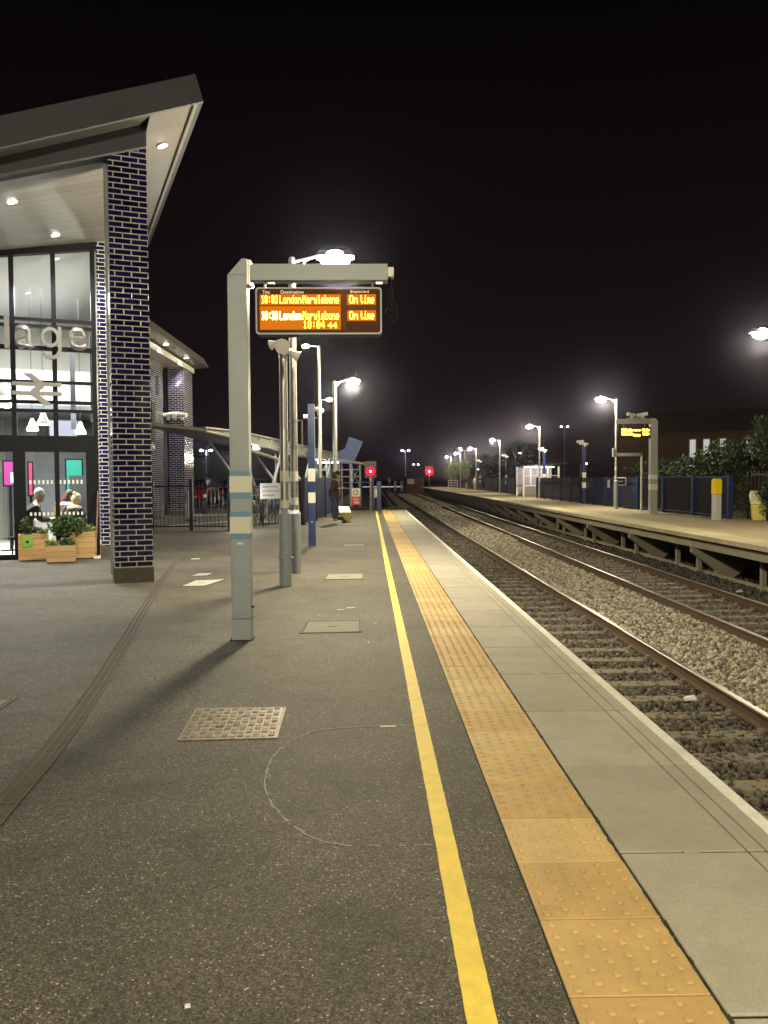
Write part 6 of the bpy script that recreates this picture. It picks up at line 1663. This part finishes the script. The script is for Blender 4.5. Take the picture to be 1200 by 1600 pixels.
signal('red railway signal glowing beyond the near platform end', (.04, 43.5, -.6), 2.45, .24, 30)
signal('red railway signal at the far end of the opposite platform', (9.6, 131, -.1), 2.7, .62, 260)
t = thing('relay_hut', 'dark hut with a pale sign beside the track beyond the platforms', 'hut', (7.2, 141, -1.2))
g = MB(); g.box(-.9, 2.2, 0, 4, 0, 2.8); g.build('wall', mat('dull_maroon', (.06, .03, .03), .9), t); g = MB(); g.box(-1.2, 1.6, -.3, 4.2, 2.8, 3.0); g.build('roof', A['steel_dark'], t)
g = MB(); g.box(-.7, .5, -.05, -.002, 1.7, 2.6); g.build('sign_panel', mat('pale_hut_sign', (.35, .37, .36)), t)
t = thing('crossing_barrier', 'long white level crossing barrier lowered across the tracks', 'barrier', (0, 175, 0))
g = MB(); g.box(-1.6, 7.2, -.05, .05, -.38, -.16); g.build('boom', emis('barrier_glow', (.9, .9, .85), .25, (.7, .7, .68)), t)  # weak emission stands in for light falling on the boom
for x in (5.2, 6.6):
    g = MB(); g.box(x, x + .5, -.3, .3, -1.2, .9); g.build('barrier_stand', A['white'], t)
t = thing('track_sign', 'small pale marker post beside the track beyond the near platform', 'marker', (3.6, 150, -1.2))
g = MB(); g.tube((0, 0, 0), (0, 0, 2.6), .06, .06, 8); g.box(-.2, .2, -.05, .05, 1.9, 2.9); g.build('marker_post', A['grey_paint'], t)
street_lamp('tiny lamp above and left of the distant red signal', (11.9, 210, -1.2), 6.3, 2, s_=.9, rr=.06)

# =================================================================== houses and vegetation, right
t = thing('brick_house', 'dim red brick building with lit narrow windows behind the trees', 'building', (19.5, 52, -.05), R(-34))
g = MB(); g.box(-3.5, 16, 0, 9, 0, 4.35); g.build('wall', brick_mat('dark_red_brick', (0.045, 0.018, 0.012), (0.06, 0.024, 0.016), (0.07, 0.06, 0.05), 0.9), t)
g = MB(); g.hexa([(-3.8, -.3, 4.352), (16.2, -.3, 4.352), (16.2, 9.2, 4.352), (-3.8, 9.2, 4.352)], [(-3.8, 4.2, 6.0), (16.2, 4.2, 6.0), (16.2, 4.8, 6.0), (-3.8, 4.8, 6.0)]); g.build('roof', mat('dark_tiles', (.05, .035, .03), .8, 0, .2, 5), t)
lit = emis('lit_window', (.80, .84, .88), .26, (.5, .5, .5))
for x in (1.2, 2.03, 3.0, 4.53, 6.4):
    g = MB(); g.box(x - .24, x + .24, -.02, .02, 2.7, 3.95); w = g.build('window', A['black'], t)
    g = MB(); g.box(x - .17, x + .17, -.03, -.021, 2.78, 3.87); g.build('pane', lit, w)
    g = MB()
    for q in (-.1, .08): g.box(x + q, x + q + .02, -.036, -.0305, 2.78, 3.87)
    g.build('blind', mat('blind', (.35, .35, .36)), w)
bush('tree', 'bushy tree partly covering a lit window at the right edge', 'tree', (16.3, 31.5, 2.75), 1.5, 1.2, 1.25, 2600, .17, 'leaf', 11, 'trees behind the opposite platform', (-.05, .10), 9)
bush('tree', 'broad green tree low behind the ivy fence at the right edge', 'tree', (15.3, 27.0, 2.2), 1.3, 1.2, .95, 2400, .15, 'leaf', 12, 'trees behind the opposite platform', (-.05, .08), 8)
bush('tree', 'thin branching shrub in front of the lit windows', 'tree', (16.6, 36.5, 2.4), 1.9, 1.4, .9, 1900, .16, 'leaf', 13, 'trees behind the opposite platform', (-.05, .07), 8)
bush('hedge', 'dark hedge showing above the open mesh fence', 'hedge', (14.9, 35, 1.9), 1.8, 4.5, .75, 2800, .16, 'leaf_dark', 14, 'hedges behind the opposite platform', None, 14)
bush('hedge', 'dark hedge behind the display gantry of the opposite platform', 'hedge', (15.4, 44, 1.8), 1.8, 4.5, .75, 2000, .18, 'leaf_dark', 15, 'hedges behind the opposite platform', None, 12)
bush('tree', 'yellow-green tree lit by the lamps at the far end of the opposite platform', 'tree', (13.6, 124, 2.6), 2.6, 2, 1.9, 1500, .4, 'leaf_pale', 16, None, (-.05, .15), 7)
bush('tree', 'dark tree beyond the fence left of the shelter', 'tree', (19.5, 100, 3.6), 2.4, 2, 2.6, 1500, .35, 'leaf_dark', 17, 'dark trees beyond the fence', (-.05, .15), 8)
bush('tree', 'dark tree beyond the fence between the third and fourth lamp posts', 'tree', (17, 112, 2.6), 3.0, 2, 2.0, 1300, .35, 'leaf_dark', 18, 'dark trees beyond the fence', (-.05, .15), 8)
bush('hedge', 'dark hedge at the back of the car park beyond the cars', 'hedge', (-15, 70, .9), 9, 1.2, 1.0, 2600, .25, 'leaf_dark', 19, None, None, 16)
# weeds beyond the near platform end
g = MB(); leaves(g, (1.1, 38.6, -.15), .6, .5, .25, 700, .12, 41); tag(g.build('weeds', A['leaf_dark']), 'dry weeds growing at the end of the near platform', 'weeds', kind='stuff')

# =================================================================== thin scattering volume added to imitate lens bloom
g = MB(); g.box(-620, 620, -120, 1220, -2.5, 13.5); hz = g.build('bloom_haze', A['white'])
tag(hz, 'thin scattering volume added to imitate lens glow around the lamps', 'bloom_haze', kind='stuff')
m = bpy.data.materials.new('bloom_haze'); m.use_nodes = True; t = m.node_tree; t.nodes.clear()
oo = t.nodes.new('ShaderNodeOutputMaterial'); v = t.nodes.new('ShaderNodeVolumePrincipled')
v.inputs['Density'].default_value = .00035; v.inputs['Anisotropy'].default_value = .97; v.inputs['Color'].default_value = (.62, .62, .95, 1)
t.links.new(v.outputs[0], oo.inputs['Volume']); hz.data.materials.clear(); hz.data.materials.append(m)
